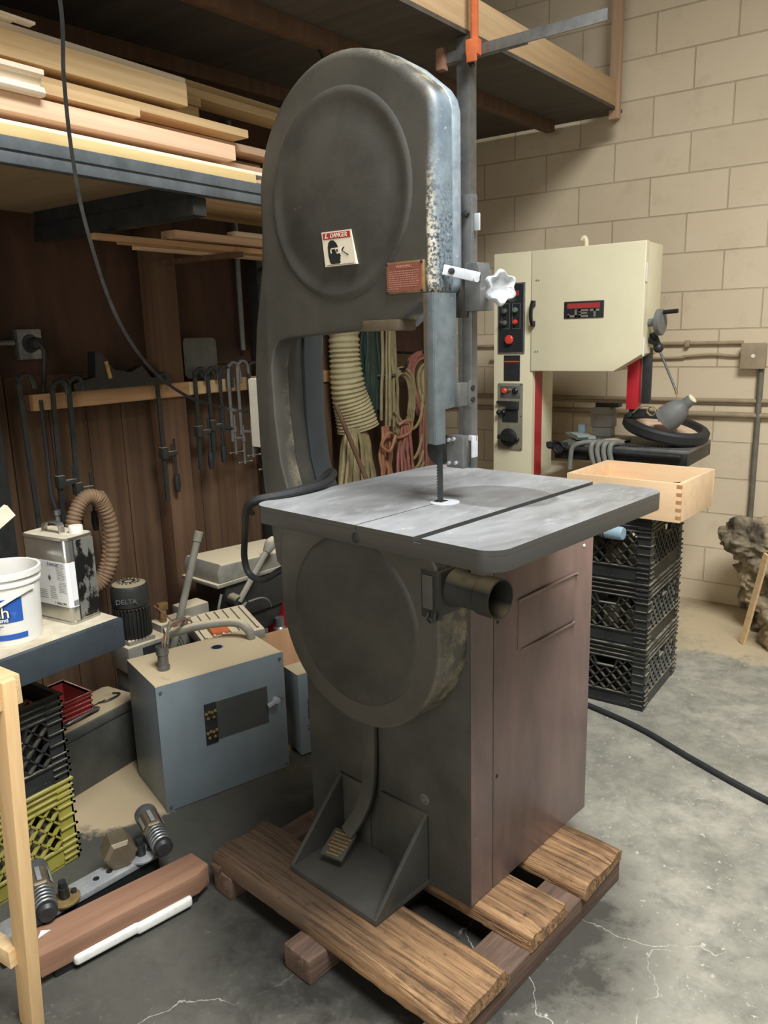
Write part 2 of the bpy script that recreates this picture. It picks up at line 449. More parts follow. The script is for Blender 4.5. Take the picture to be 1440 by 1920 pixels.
mt['label'] = mat('paper_label', (232, 232, 230), (214, 214, 212), rough=.6, scale=5)
mt['ink'] = mat('label_ink', (110, 112, 116), None, rough=.6)
mt['inkdark'] = mat('label_ink_dark', (46, 48, 52), None, rough=.6)
mt['redwood'] = wood('reddish_hardwood', (152, 116, 92), (126, 92, 72), 'y', gs=26, along=1.4, rand=.02, bump=.1)
mt['foam'] = mat('white_foam', (226, 224, 216), (206, 204, 194), rough=.9, scale=30)
mt['ply'] = wood('brown_plywood_panel', (184, 142, 104), (164, 124, 88), 'z', gs=16, along=1, rand=.02)
mt['springwire'] = mat('spring_steel', (88, 88, 86), (58, 58, 57), rough=.35, metal=.8, scale=20)
mt['bronze'] = mat('dull_bronze_block', (120, 108, 88), (96, 86, 70), rough=.5, metal=.45, scale=14)
mt['lamp'] = mat('grey_lamp_shade', (112, 112, 108), (96, 96, 92), rough=.55, scale=10)
mt['disc'] = mat('pale_sanding_disc', (206, 180, 150), (184, 156, 128), rough=.8, scale=18)
mt['bluegrey'] = mat('pale_blue_board', (140, 150, 142), (118, 128, 120), rough=.6, scale=10)
mt['bottleblue'] = mat('pale_blue_bottle', (150, 172, 182), (130, 152, 164), rough=.35, scale=8)
mt['canolive'] = mat('olive_jar', (112, 104, 76), (90, 84, 60), rough=.5, scale=12)
mt['cangrey'] = mat('dusty_grey_can', (132, 122, 100), (100, 92, 76), rough=.5, scale=12)

# the saw frame: dark paint, its right edge worn and coloured with bluish side light
def head_mat(name='dark_paint_with_worn_lit_edge', side=True):
    m, nt, bs = base_mat(name)
    tc = nd(nt, 'ShaderNodeTexCoord'); vec = tc.outputs['Object']
    f = noise(nt, vec, 5, 6, .65); g = noise(nt, vec, 150, 4, .7); h = noise(nt, vec, 16, 4, .6)
    col = mixrgb(nt, ramp(nt, f, .33, .7), lin((80, 77, 69)), lin((58, 57, 52)))
    sp_ = math_n(nt, 'MULTIPLY', ramp(nt, g, .66, .74), ramp(nt, f, .5, .62))
    col = mixrgb(nt, math_n(nt, 'MULTIPLY', sp_, .55), col, lin((140, 134, 118)))
    sx = nd(nt, 'ShaderNodeSeparateXYZ'); nt.links.new(vec, sx.inputs[0])
    ed = math_n(nt, 'ADD', sx.outputs['X'], math_n(nt, 'MULTIPLY', math_n(nt, 'SUBTRACT', h, .5), .018))
    wf = ramp(nt, ed, .268, .281)
    worn = mixrgb(nt, ramp(nt, h, .3, .7), lin((86, 97, 104)), lin((116, 127, 132)))  # bluish side light mixed into the worn tone
    worn = mixrgb(nt, ramp(nt, g, .64, .70), worn, lin((200, 204, 200)))
    # chipped edge where paint meets metal, lower down
    ch = math_n(nt, 'MULTIPLY', math_n(nt, 'MULTIPLY', ramp(nt, ed, .262, .267), ramp(nt, ed, .286, .276)), ramp(nt, g, .46, .54))
    chz = ramp(nt, math_n(nt, 'ADD', sx.outputs['Z'], math_n(nt, 'MULTIPLY', h, .1)), 1.86, 1.70)
    ch = math_n(nt, 'MULTIPLY', ch, chz)
    ge = nd(nt, 'ShaderNodeNewGeometry')
    pw_ = math_n(nt, 'MULTIPLY', math_n(nt, 'MULTIPLY', ramp(nt, ge.outputs['Pointiness'], .525, .56), ramp(nt, h, .42, .58)), ramp(nt, g, .36, .5))
    col = mixrgb(nt, math_n(nt, 'MULTIPLY', pw_, .75), col, lin((158, 146, 120)))
    if not side: wf = math_n(nt, 'MULTIPLY', wf, 0.0); ch = wf
    col = mixrgb(nt, wf, col, worn)  # worn edge together with its bluish side light
    col = mixrgb(nt, ch, col, lin((206, 198, 180)))
    dots = math_n(nt, 'MULTIPLY', math_n(nt, 'MULTIPLY', math_n(nt, 'MULTIPLY', wf, ramp(nt, ed, .297, .286)), chz), ramp(nt, g, .47, .42))
    col = mixrgb(nt, dots, col, lin((58, 62, 66)))
    nt.links.new(col, bs.inputs['Base Color']); bs.inputs['Roughness'].default_value = .46
    bs.inputs['Specular IOR Level'].default_value = .5
    bp = nd(nt, 'ShaderNodeBump'); bp.inputs['Strength'].default_value = .1; bp.inputs['Distance'].default_value = .003
    nt.links.new(g, bp.inputs['Height']); nt.links.new(bp.outputs['Normal'], bs.inputs['Normal'])
    return m
mt['iron_head'] = head_mat(); mt['iron_edge'] = head_mat('dark_paint_with_chipped_rim', False)
def table_mat():
    m, nt, bs = base_mat('scuffed_table_iron')
    tc = nd(nt, 'ShaderNodeTexCoord'); vec = tc.outputs['Object']
    def st(sx_, sy_, rz):
        mp = nd(nt, 'ShaderNodeMapping'); mp.inputs['Scale'].default_value = (sx_, sy_, 4); mp.inputs['Rotation'].default_value = (0, 0, rz); nt.links.new(vec, mp.inputs['Vector']); return mp.outputs['Vector']
    a = noise(nt, st(5, 3, .5), 1.0, 6, .6, .6); b_ = noise(nt, st(34, 12, .9), 1.0, 9, .72, .6); c = noise(nt, vec, 60, 4, .7)
    col = mixrgb(nt, ramp(nt, a, .32, .72), lin((114, 114, 113)), lin((168, 169, 170)))
    col = mixrgb(nt, math_n(nt, 'MULTIPLY', ramp(nt, b_, .52, .74), .6), col, lin((184, 184, 182)))
    sm = math_n(nt, 'MULTIPLY', ramp(nt, b_, .60, .66), ramp(nt, a, .52, .60))
    col = mixrgb(nt, math_n(nt, 'MULTIPLY', sm, .85), col, lin((222, 222, 218)))
    col = mixrgb(nt, math_n(nt, 'MULTIPLY', ramp(nt, c, .70, .75), .8), col, lin((210, 210, 205)))
    sx = nd(nt, 'ShaderNodeSeparateXYZ'); nt.links.new(vec, sx.inputs[0])
    d2 = math_n(nt, 'ADD', math_n(nt, 'POWER', math_n(nt, 'MULTIPLY', math_n(nt, 'SUBTRACT', sx.outputs['X'], .33), 7.0), 2.0), math_n(nt, 'POWER', math_n(nt, 'MULTIPLY', math_n(nt, 'SUBTRACT', sx.outputs['Y'], -.19), 8.5), 2.0))
    col = mixrgb(nt, math_n(nt, 'MULTIPLY', ramp(nt, d2, 1.05, .9), .6), col, lin((84, 83, 80)))
    ge = nd(nt, 'ShaderNodeNewGeometry'); sz = nd(nt, 'ShaderNodeSeparateXYZ'); nt.links.new(ge.outputs['Normal'], sz.inputs[0])
    col = mixrgb(nt, ramp(nt, sz.outputs['Z'], .7, .3), col, lin((70, 69, 66)))      # unmachined edge
    nt.links.new(col, bs.inputs['Base Color'])
    nt.links.new(math_n(nt, 'ADD', math_n(nt, 'MULTIPLY', a, .3), .24), bs.inputs['Roughness']); bs.inputs['Metallic'].default_value = .2
    return m
mt['table_iron'] = table_mat()
# ---------------------------------------------------------------- camera
F_PX, PITCH, ROLL, YAW = 1472.16, .223038, -.0276917, .6194
H = 1.56
def _cam():
    c, s = math.cos(PITCH), math.sin(PITCH)
    fw, up, rt = V((0, c, -s)), V((0, s, c)), V((1, 0, 0))
    cr, sr = math.cos(ROLL), math.sin(ROLL)
    rt, up = cr*rt+sr*up, -sr*rt+cr*up
    R = Matrix.Rotation(YAW, 3, 'Z')
    fw, up, rt = R @ fw, R @ up, R @ rt
    cd = bpy.data.cameras.new('camera'); cd.sensor_fit = 'VERTICAL'; cd.sensor_height = 36; cd.sensor_width = 27
    cd.lens = F_PX*36/1920; cd.clip_start = .02
    o = bpy.data.objects.new('camera', cd); COL.objects.link(o)
    M3 = Matrix((rt, up, -fw)).transposed()
    o.matrix_world = Matrix.Translation((0, 0, H)) @ M3.to_4x4()
    scene.camera = o
_cam()
scene.view_settings.view_transform = 'Standard'; scene.view_settings.look = 'None'
scene.view_settings.gamma = 1; scene.view_settings.use_curve_mapping = False
scene.view_settings.exposure = EXPOSURE

# ---------------------------------------------------------------- room shell
def floor_mat():
    m, nt, bs = base_mat('worn_concrete')
    tc = nd(nt, 'ShaderNodeTexCoord'); vec = tc.outputs['Object']
    f1 = noise(nt, vec, 1.6, 6, .62, .5); f2 = noise(nt, vec, 9, 9, .74, .3); f3 = noise(nt, vec, 46, 4, .7)
    col = mixrgb(nt, ramp(nt, f1, .32, .7), lin((118, 116, 104)), lin((168, 163, 147)))
    col = mixrgb(nt, math_n(nt, 'MULTIPLY', ramp(nt, f2, .40, .66), .75), col, lin((92, 90, 82)))
    col = mixrgb(nt, math_n(nt, 'MULTIPLY', ramp(nt, f3, .60, .68), ramp(nt, f2, .40, .62)), col, lin((196, 194, 184)))
    # oily dark stain round the front of the machine and paint-splash specks
    sx = nd(nt, 'ShaderNodeSeparateXYZ'); nt.links.new(vec, sx.inputs[0])
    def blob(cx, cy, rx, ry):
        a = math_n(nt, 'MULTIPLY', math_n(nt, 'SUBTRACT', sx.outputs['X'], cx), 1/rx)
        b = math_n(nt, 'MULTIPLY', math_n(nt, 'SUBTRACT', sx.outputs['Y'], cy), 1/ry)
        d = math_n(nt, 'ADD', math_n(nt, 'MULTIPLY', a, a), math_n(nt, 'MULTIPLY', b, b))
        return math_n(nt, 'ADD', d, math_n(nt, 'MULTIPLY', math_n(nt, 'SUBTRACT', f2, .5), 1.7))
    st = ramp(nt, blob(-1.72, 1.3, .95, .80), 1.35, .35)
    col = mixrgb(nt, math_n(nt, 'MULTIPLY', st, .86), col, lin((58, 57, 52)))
    st = ramp(nt, blob(-1.08, 1.64, .62, .55), 1.3, .6)  # shade under the pallet, painted into the floor colour
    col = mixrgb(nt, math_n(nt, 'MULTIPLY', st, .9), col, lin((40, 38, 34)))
    # sawdust lying by the walls
    for cx, cy, rx, ry, am in ((-2.22, 1.48, .22, .25, .95), (-2.35, 2.35, .48, .55, .9), (-1.35, 4.35, 1.5, .62, .6), (-.4, 4.3, .7, .55, .55)):
        col = mixrgb(nt, math_n(nt, 'MULTIPLY', ramp(nt, blob(cx, cy, rx, ry), 1.05, .75), am), col, lin((186, 166, 132)))
    # fine cracks
    wv = nd(nt, 'ShaderNodeTexVoronoi'); wv.feature = 'DISTANCE_TO_EDGE'; wv.inputs['Scale'].default_value = .85
    ad = nd(nt, 'ShaderNodeVectorMath'); ad.operation = 'ADD'
    nz = nd(nt, 'ShaderNodeTexNoise'); nz.inputs['Scale'].default_value = 5; nz.inputs['Detail'].default_value = 6
    nt.links.new(vec, nz.inputs['Vector'])
    sc = nd(nt, 'ShaderNodeVectorMath'); sc.operation = 'SCALE'; sc.inputs['Scale'].default_value = .28
    nt.links.new(nz.outputs['Color'], sc.inputs[0]); nt.links.new(vec, ad.inputs[0]); nt.links.new(sc.outputs[0], ad.inputs[1])
    nt.links.new(ad.outputs[0], wv.inputs['Vector'])
    ck = math_n(nt, 'MULTIPLY', math_n(nt, 'MULTIPLY', ramp(nt, wv.outputs['Distance'], .0022, .0006), ramp(nt, f1, .47, .54)), ramp(nt, f2, .38, .6))
    col = mixrgb(nt, math_n(nt, 'MULTIPLY', ck, .7), col, lin((196, 190, 174)))
    nt.links.new(col, bs.inputs['Base Color'])
    nt.links.new(math_n(nt, 'ADD', math_n(nt, 'MULTIPLY', f2, .5), .28), bs.inputs['Roughness'])
    bp = nd(nt, 'ShaderNodeBump'); bp.inputs['Strength'].default_value = .25; bp.inputs['Distance'].default_value = .004
    nt.links.new(f3, bp.inputs['Height']); nt.links.new(bp.outputs['Normal'], bs.inputs['Normal'])
    return m

def block_mat():
    m, nt, bs = base_mat('painted_concrete_block')
    tc = nd(nt, 'ShaderNodeTexCoord'); mp = nd(nt, 'ShaderNodeMapping')
    nt.links.new(tc.outputs['Object'], mp.inputs['Vector'])
    sep = nd(nt, 'ShaderNodeSeparateXYZ'); nt.links.new(mp.outputs['Vector'], sep.inputs[0])
    cb = nd(nt, 'ShaderNodeCombineXYZ')
    nt.links.new(math_n(nt, 'ADD', sep.outputs['X'], BLK_X), cb.inputs['X'])
    nt.links.new(math_n(nt, 'ADD', sep.outputs['Z'], -.114+.2032*2), cb.inputs['Y'])
    br = nd(nt, 'ShaderNodeTexBrick'); br.offset = .5; br.squash = 1
    br.inputs['Scale'].default_value = 1.0; br.inputs['Brick Width'].default_value = .4064; br.inputs['Row Height'].default_value = .2032
    br.inputs['Mortar Size'].default_value = .0045; br.inputs['Mortar Smooth'].default_value = .35; br.inputs['Bias'].default_value = 0
    br.inputs['Color1'].default_value = (*lin((204, 186, 156)), 1); br.inputs['Color2'].default_value = (*lin((196, 178, 148)), 1)
    br.inputs['Mortar'].default_value = (*lin((170, 153, 124)), 1)
    nt.links.new(cb.outputs[0], br.inputs['Vector'])
    o = tc.outputs['Object']
    f1 = noise(nt, o, 1.3, 5, .6); f2 = noise(nt, o, 8, 6, .65); f3 = noise(nt, o, 60, 3, .6)
    col = mixrgb(nt, math_n(nt, 'MULTIPLY', ramp(nt, f1, .42, .75), .45), br.outputs['Color'], lin((218, 202, 174)))
    col = mixrgb(nt, math_n(nt, 'MULTIPLY', ramp(nt, f2, .55, .8), .35), col, lin((158, 138, 108)))
    pits = math_n(nt, 'MULTIPLY', ramp(nt, f3, .70, .76), ramp(nt, f2, .5, .66))
    col = mixrgb(nt, math_n(nt, 'MULTIPLY', pits, .7), col, lin((96, 84, 66)))
    nt.links.new(col, bs.inputs['Base Color']); bs.inputs['Roughness'].default_value = .8
    hsum = math_n(nt, 'ADD', math_n(nt, 'MULTIPLY', br.outputs['Fac'], -1.0), math_n(nt, 'MULTIPLY', f3, .25))
    bp = nd(nt, 'ShaderNodeBump'); bp.inputs['Strength'].default_value = .7; bp.inputs['Distance'].default_value = .005
    nt.links.new(hsum, bp.inputs['Height']); nt.links.new(bp.outputs['Normal'], bs.inputs['Normal'])
    return m
BLK_X = 1.2268

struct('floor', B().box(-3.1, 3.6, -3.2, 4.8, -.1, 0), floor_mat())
struct('wall_back', B().box(-3.1, 3.6, 4.594, 4.8, 0, 4.6), block_mat())
b = B(); y = -.6; k = 0
rw = random.Random(3)
while y < 4.594:                                 # vertical planks with open joints
    w = rw.choice((.17, .19, .2, .22)); y2 = min(y+w, 4.594)
    b.box(-2.94, -2.90-rw.uniform(0, .004), y+.002, y2-.002, 0, 2.75); y = y2
b.box(-3.1, -2.93, -.6, 4.594, 0, 4.6)
struct('wall_left', b, mt['brownwall'], bevel=.0015)
mt['plywall'] = wood('dark_red_brown_plywood', (82, 56, 42), (58, 41, 32), 'z', gs=5, along=1.2, rand=.02, bump=.03, c3=(50, 35, 27))
mt['shelfply_lit'] = wood('bounce_lit_shelf_plywood', (138, 118, 92), (120, 100, 76), 'x', gs=10, along=.6, rand=.02, bump=.03)  # lighter deck plywood: bounce from the low shelf put into the colour
pw = struct('panel', B().box(-2.902, -2.893, -.6, 4.594, 1.44, 2.62), mt['plywall'], parent=bpy.data.objects['wall_left']); pw['kind'] = 'structure'
for i, (ya, yb) in enumerate(((2.285, 2.42), (3.36, 3.46), (1.30, 1.40))):
    struct('trim_%d' % (i+1), B().box(-2.90, -2.815, ya, yb, 0, 2.62), mt['stud'], bevel=.003)

# the loft: plywood deck sagging slightly, edge joist, hanger post, strut under the deck
def lz(yv): return 2.705-.0345*(4.42-yv)
b = B(); n = 8
b.add([(x, yv, lz(yv)+dz) for dz in (-.016, 0) for yv in (-.4, 4.55) for x in (-2.9, -1.585)],
      [(0, 2, 3, 1), (4, 5, 7, 6), (0, 1, 5, 4), (2, 6, 7, 3), (0, 4, 6, 2), (1, 3, 7, 5)])
struct('ceiling', b, mt['deck'])
b = B(); b.beam((-1.603, -.4, lz(-.4)+.062), (-1.603, 4.44, lz(4.44)+.062), .036, .124)
struct('trim_4', b, mt['joist'], bevel=.002)
struct('trim_5', B().box(-1.62, -1.565, 4.44, 4.475, 2.645, 3.6), mt['joist_z'], bevel=.002)
b = B(); b.beam((-1.955, -.2, lz(-.2)-.044), (-1.955, 4.45, lz(4.45)-.044), .05, .056)
struct('trim_6', b, mt['stud'], bevel=.002)
b = B(); b.beam((-2.55, -.2, lz(-.2)-.044), (-2.55, 4.45, lz(4.45)-.044), .05, .056)
struct('trim_7', b, mt['stud'], bevel=.002)

# unseen shop roof, added so its skylight opening leaves the wall top darker
b = B(); SX0, SX1, SY0, SY1 = -.15, 1.95, -.35, 1.95
b.box(-3.1, 3.6, -3.2, SY0, 4.3, 4.4); b.box(-3.1, 3.6, SY1, 4.8, 4.3, 4.4); b.box(-3.1, SX0, SY0, SY1, 4.3, 4.4); b.box(SX1, 3.6, SY0, SY1, 4.3, 4.4)
struct('ceiling', b, mt['deck'])  # the added unseen roof
for i, xx in enumerate((-1.2, 2.6)):
    struct('trim_%d' % (8+i), B().box(xx-.05, xx+.05, -3.2, 4.59, 4.06, 4.3), mt['joist'], bevel=.004)  # beams of the added unseen roof
# ---------------------------------------------------------------- light: roof skylight and the open shop door
def area(name, loc, target, sx, sy, power, col):
    ld = bpy.data.lights.new(name, 'AREA'); ld.shape = 'RECTANGLE'; ld.size = sx; ld.size_y = sy
    ld.energy = power; ld.color = col
    o = bpy.data.objects.new(name, ld); COL.objects.link(o); o.location = loc
    d = V(target)-V(loc); o.rotation_euler = d.to_track_quat('-Z', 'Y').to_euler()
    return o
for L in LIGHTS: area(*L)
w = bpy.data.worlds.new('world'); w.use_nodes = True; scene.world = w
bg = w.node_tree.nodes['Background']; bg.inputs[0].default_value = (*WORLD[0], 1); bg.inputs[1].default_value = WORLD[1]
# ================================================================ the big band saw on its pallet (coordinates in the saw's own axes)
SO = (-1.35, 1.65, .114)
saw = thing('bandsaw', 'tall dark grey cast iron bandsaw with square table standing on a wooden pallet', 'bandsaw', U(*SO), SA)
def SB(): return B(SO)
def sp(b, name, m, parent=saw, label=None, bevel=0.0, **kw): return b.build(name, mt[m] if isinstance(m, str) else m, parent, label, bevel, **kw)

# cabinet
b = SB(); b.box(-1.655, -1.056, 1.40, 1.493, .114, 1.06); b.box(-1.650, -1.061, 1.49, 1.50, .118, 1.055)
cab_front = sp(b, 'cabinet_front', 'iron', bevel=.003)
b = SB(); b.box(-1.655, -1.055, 1.497, 1.985, .114, 1.06)
cab = sp(b, 'cabinet', 'maroon', label='maroon painted cabinet body', bevel=.004)
b = SB(); b.box(-1.0558, -1.0555+.0012, 1.402, 1.4925, .118, 1.058); sp(b, 'side_strip', 'maroon', cab_front, bevel=0)
b = SB(); b.box(-1.055, -1.0525, 1.602, 1.884, .757, .893); door = sp(b, 'access_door', 'maroon', cab, bevel=.001)
b = SB(); b.tube([(-1.052, 1.60, .893), (-1.050, 1.70, .8955), (-1.050, 1.884, .896)], .0035, 8); b.sphere((-1.05, 1.886, .893), .006)
sp(b, 'door_edge', 'maroon', door)
b = SB(); b.tube([(-1.053, 1.615, .756), (-1.050, 1.70, .754), (-1.050, 1.874, .752)], .0035, 8); b.sphere((-1.05, 1.876, .752), .006)
sp(b, 'door_edge', 'maroon', door)
for (yy, zz) in ((1.512, .86), (1.512, .44), (1.93, .965)):
    b = SB(); b.lathe([(.005, 0), (.005, .002), (.002, .004)], (-1.0555, yy, zz), (1, 0, 0), 10)
    sp(b, 'screw', 'steel_dark' if yy < 1.6 else 'white', cab)
b = SB(); b.lathe([(.016, 0), (.016, .003), (.010, .004), (.010, .001), (.004, .001)], (-1.205, 1.4005, .365), (0, -1, 0), 18)
sp(b, 'plug', 'steel_dull', cab_front)

# frame casting: head, column and lower housing
head = arc(-1.347, 1.876, .284, 180, 75, 18) + [(-1.222, 2.134), (-1.15, 2.092), (-1.085, 2.04), (-1.070, 2.02), (-1.063, 1.995),
        (-1.063, 1.66), (-1.068, 1.645), (-1.085, 1.632), (-1.15, 1.60), (-1.187, 1.574), (-1.30, 1.569)]
cfront = head + [(-1.54, 1.557), (-1.575, 1.55), (-1.60, 1.525), (-1.611, 1.485), (-1.609, 1.36), (-1.596, 1.24), (-1.574, 1.165),
        (-1.555, 1.11), (-1.55, .95), (-1.60, .93), (-1.64, .96), (-1.662, 1.10), (-1.676, 1.16), (-1.683, 1.285), (-1.683, 1.47), (-1.672, 1.58), (-1.640, 1.735), (-1.633, 1.80)]
b = SB(); b.prism(cfront, 'xz', 1.30, 1.354, r=[.022 if (z > 1.62 and (x < -1.18 or x > -1.10 or z > 1.9)) else (.012 if z > 1.568 else .006) for x, z in cfront], steps=5); sp(b, 'frame', 'iron_head', angle=50)
b = SB(); hb = [(x+.0, z) for x, z in head] + [(-1.66, 1.56), (-1.640, 1.735), (-1.633, 1.80)]
b.prism(hb, 'xz', 1.356, 1.386, r=.004, steps=2, rback=.004); sp(b, 'rear_housing', 'iron_worn_lit', label='worn rear half of the wheel housing with bluish light in its colour', angle=50)
b = SB(); b.prism([(-1.683, 1.57), (-1.605, 1.57), (-1.611, 1.485), (-1.609, 1.36), (-1.596, 1.24), (-1.574, 1.165), (-1.555, 1.11), (-1.55, .95), (-1.66, .95), (-1.683, 1.285)], 'xz', 1.352, 1.403, rback=.004, steps=2)
sp(b, 'column', 'iron', angle=50)
b = SB(); b.prism([(-1.69, 1.60), (-1.592, 1.60), (-1.60, 1.50), (-1.601, 1.34), (-1.592, 1.24), (-1.574, 1.18), (-1.55, 1.13), (-1.53, .95), (-1.69, .95)], 'xz', 1.402, 1.485, rback=.03, steps=4)
sp(b, 'rear_column', 'iron_blue', label='blue grey rear rib of the column', angle=50)
b = SB(); b.box(-1.62, -1.10, 1.40, 1.60, 1.02, 1.10); sp(b, 'table_support', 'iron', bevel=.004)
# raised rings cast into the wheel covers
for (xc, zc, nm) in ((-1.347, 1.862, 'upper_wheel_cover'), (-1.345, .857, 'lower_wheel_cover')):
    if nm == 'lower_wheel_cover':
        out = arc(-1.345, .857, .282, 180, 360, 40) + [(-1.063, .98), (-1.07, 1.05), (-1.10, 1.09), (-1.13, 1.10), (-1.57, 1.10), (-1.61, 1.07), (-1.627, 1.0)]
        b = SB(); b.prism(out, 'xz', 1.299, 1.402, r=.012, steps=4)
        lc = sp(b, nm, 'iron_edge', angle=50)
        b = SB(); b.lathe([(.222, 0), (.216, .0045), (.205, .006), (.12, .0075), (.0001, .0085)], (xc, 1.2995, zc), (0, -1, 0), 64); sp(b, 'cover_boss', 'iron', lc, angle=50)
    else:
        b = SB(); b.lathe([(.225, 0), (.219, .005), (.208, .0055), (.198, .0015), (.178, .001), (.160, .006), (.10, .011), (.0001, .012)], (xc, 1.3005, zc), (0, -1, 0), 64)
        uc = sp(b, nm, 'iron', angle=50)
b = SB(); b.box(-1.275, -1.165, 1.294, 1.353, 1.566, 1.590); sp(b, 'lower_lip', 'bronze', label='dusty tan lip under the head', bevel=.004)

# stickers on the head
YF = 1.2875
b = SB(); dl = [(-1.389, 1.789), (-1.294, 1.787), (-1.281, 1.713), (-1.380, 1.713)]
def quadplate(b, q, y, t):
    vs = [(x, y, z) for x, z in q]+[(x, y+t, z) for x, z in q]
    return b.add(vs, [(0, 1, 2, 3), (7, 6, 5, 4), (0, 4, 5, 1), (1, 5, 6, 2), (2, 6, 7, 3), (3, 7, 4, 0)])
quadplate(b, dl, YF-.0005, .014); sign = sp(b, 'danger_sticker', 'signcream', label='cream sticker with red danger band')
def dq(u, v, y=YF-.0012):      # u right, v up in sticker units 0..1
    x = (1-u)*((1-v)*dl[3][0]+v*dl[0][0])+u*((1-v)*dl[2][0]+v*dl[1][0])
    z = (1-u)*((1-v)*dl[3][1]+v*dl[0][1])+u*((1-v)*dl[2][1]+v*dl[1][1])
    return (x, y, z)
def poly(b, uv, y0=YF-.0012, t=.0008):
    P0 = [V(dq(u, v, y0)) for u, v in uv]; n = len(P0)
    return b.add(P0+[p+V((0, t, 0)) for p in P0], [tuple(range(n)), tuple(range(2*n-1, n-1, -1))]+[(i, i+n, (i+1) % n+n, (i+1) % n) for i in range(n)])
b = SB(); poly(b, [(.04, .78), (.96, .78), (.96, .96), (.04, .96)]); sp(b, 'red_band', 'signred', sign)
text('DANGER', .0135, dq(.58, .868, YF-.0013), (1, 0, -.02), (.10, 0, 1), mt['signcream'], 'sign_lettering', sign, SO, bold=.0002)
b = SB(); poly(b, [(.10, .81), (.16, .95), (.185, .95), (.145, .845), (.215, .835), (.21, .81)], YF-.0018); sp(b, 'warning_mark', 'signcream', sign)
hd = [(.22, .06), (.18, .12), (.155, .3), (.16, .55), (.20, .68), (.28, .745), (.38, .74), (.46, .66), (.50, .55), (.505, .46), (.52, .41), (.535, .33), (.565, .27), (.535, .25), (.54, .20), (.52, .16), (.53, .10), (.49, .06)]
b = SB(); poly(b, hd); sp(b, 'head_pictogram', 'signblack', sign)
b = SB()
for seg in ([(.25, .36), (.275, .375), (.27, .46), (.30, .485), (.42, .49), (.42, .52), (.28, .515), (.24, .47)], [(.40, .52), (.585, .53), (.575, .36), (.45, .34), (.40, .49)],):
    poly(b, seg, YF-.0018)
sp(b, 'goggles', 'signcream', sign)
b = SB(); poly(b, [(.44, .47), (.50, .475), (.495, .40), (.455, .39)], YF-.0024); poly(b, [(.60, .43), (.69, .53), (.72, .52), (.635, .425), (.82, .29), (.80, .27)], YF-.0018); poly(b, [(.05, .03), (.95, .025), (.95, .035), (.05, .04)]); sp(b, 'flying_chip', 'signblack', sign)
b = SB(); b.box(-1.196, -1.092, YF-.0005+.006, 1.302, 1.643, 1.7075); wp = sp(b, 'warning_plate', 'brass', label='brown red riveted warning plate with faded lettering', bevel=.001)
yw = YF+.0055
b = SB(); b.box(-1.1925, -1.0955, yw-.0012, yw+.002, 1.6465, 1.704); sp(b, 'plate_field', 'platered', wp)
text('WARNING', .0095, (-1.144, yw-.0013, 1.6965), (1, 0, 0), (0, 0, 1), mt['platefade'], 'plate_lettering', wp, SO)
b = SB(); rr = random.Random(5)
for i in range(9):
    z = 1.688-.0044*i; x = -1.188
    xe = -1.101-rr.uniform(0, .006) if i < 8 else -1.16
    while x < xe:
        l = rr.uniform(.004, .011); b.box(x, min(x+l, xe), yw-.0016, yw, z-.0009, z+.0009); x += l+.0022
sp(b, 'plate_text_lines', 'platefade', wp)
for (x, z) in ((-1.1925, 1.704), (-1.0955, 1.704), (-1.1925, 1.6465), (-1.0955, 1.6465)):
    b = SB(); b.lathe([(.0035, 0), (.003, .0015), (.001, .002)], (x, yw-.001, z), (0, -1, 0), 10); sp(b, 'rivet', 'steel_dark', wp)

# table
def rrect(x0, x1, y0, y1, r, n=8):
    return arc(x1-r, y0+r, r, -90, 0, n)+arc(x1-r, y1-r, r, 0, 90, n)+arc(x0+r, y1-r, r, 90, 180, n)+arc(x0+r, y0+r, r, 180, 270, n)
TX0, TX1, TY0, TY1 = -1.42, -.744, 1.062, 1.738
b = SB(); b.prism(rrect(TX0, TX1, TY0, TY1, .045), 'xy', 1.150, 1.181, r=.002, steps=2)
table = sp(b, 'table', 'table_iron', label='scuffed square cast iron table', angle=50)
left = arc(TX0+.045, TY1-.045, .045, 90, 180, 8)+arc(TX0+.045, TY0+.045, .045, 180, 270, 8)+[(-1.0852, TY0), (-1.0852, 1.318), (-1.0818, 1.318), (-1.0818, TY0), (-.931, TY0), (-.931, TY1)]
right = arc(TX1-.045, TY0+.045, .045, -90, 0, 8)+arc(TX1-.045, TY1-.045, .045, 0, 90, 8)+[(-.911, TY1), (-.911, TY0)]
b = SB(); b.prism(left, 'xy', 1.1805, 1.191); sp(b, 'table_top', 'table_iron', table, angle=50)
b = SB(); b.prism(right, 'xy', 1.1805, 1.191); sp(b, 'table_top', 'table_iron', table, angle=50)
b = SB(); b.box(-.9305, -.9115, TY0+.001, TY1-.001, 1.1808, 1.1826); b.box(-1.0851, -1.0819, TY0+.001, 1.32, 1.1808, 1.1875); sp(b, 'slot_shade', 'black', table, label='black strips for the shade in the table slots')  # black strips stand in for the shade down in the slots
b = SB(); b.lathe([(.033, 0), (.033, .0012), (.030, .0016)], (-1.075, 1.335, 1.1908), (0, 0, 1), 24); sp(b, 'throat_plate', 'alu', table)
b = SB(); b.box(-1.096, -1.075, 1.322, 1.348, 1.1915, 1.1932); sp(b, 'blade_slot', 'black', table)
b = SB(); b.lathe([(.012, 0), (.012, .004), (.006, .006)], (-1.0835, TY0+.004, 1.165), (0, -1, 0), 14); sp(b, 'levelling_pin', 'steel_dark', table)

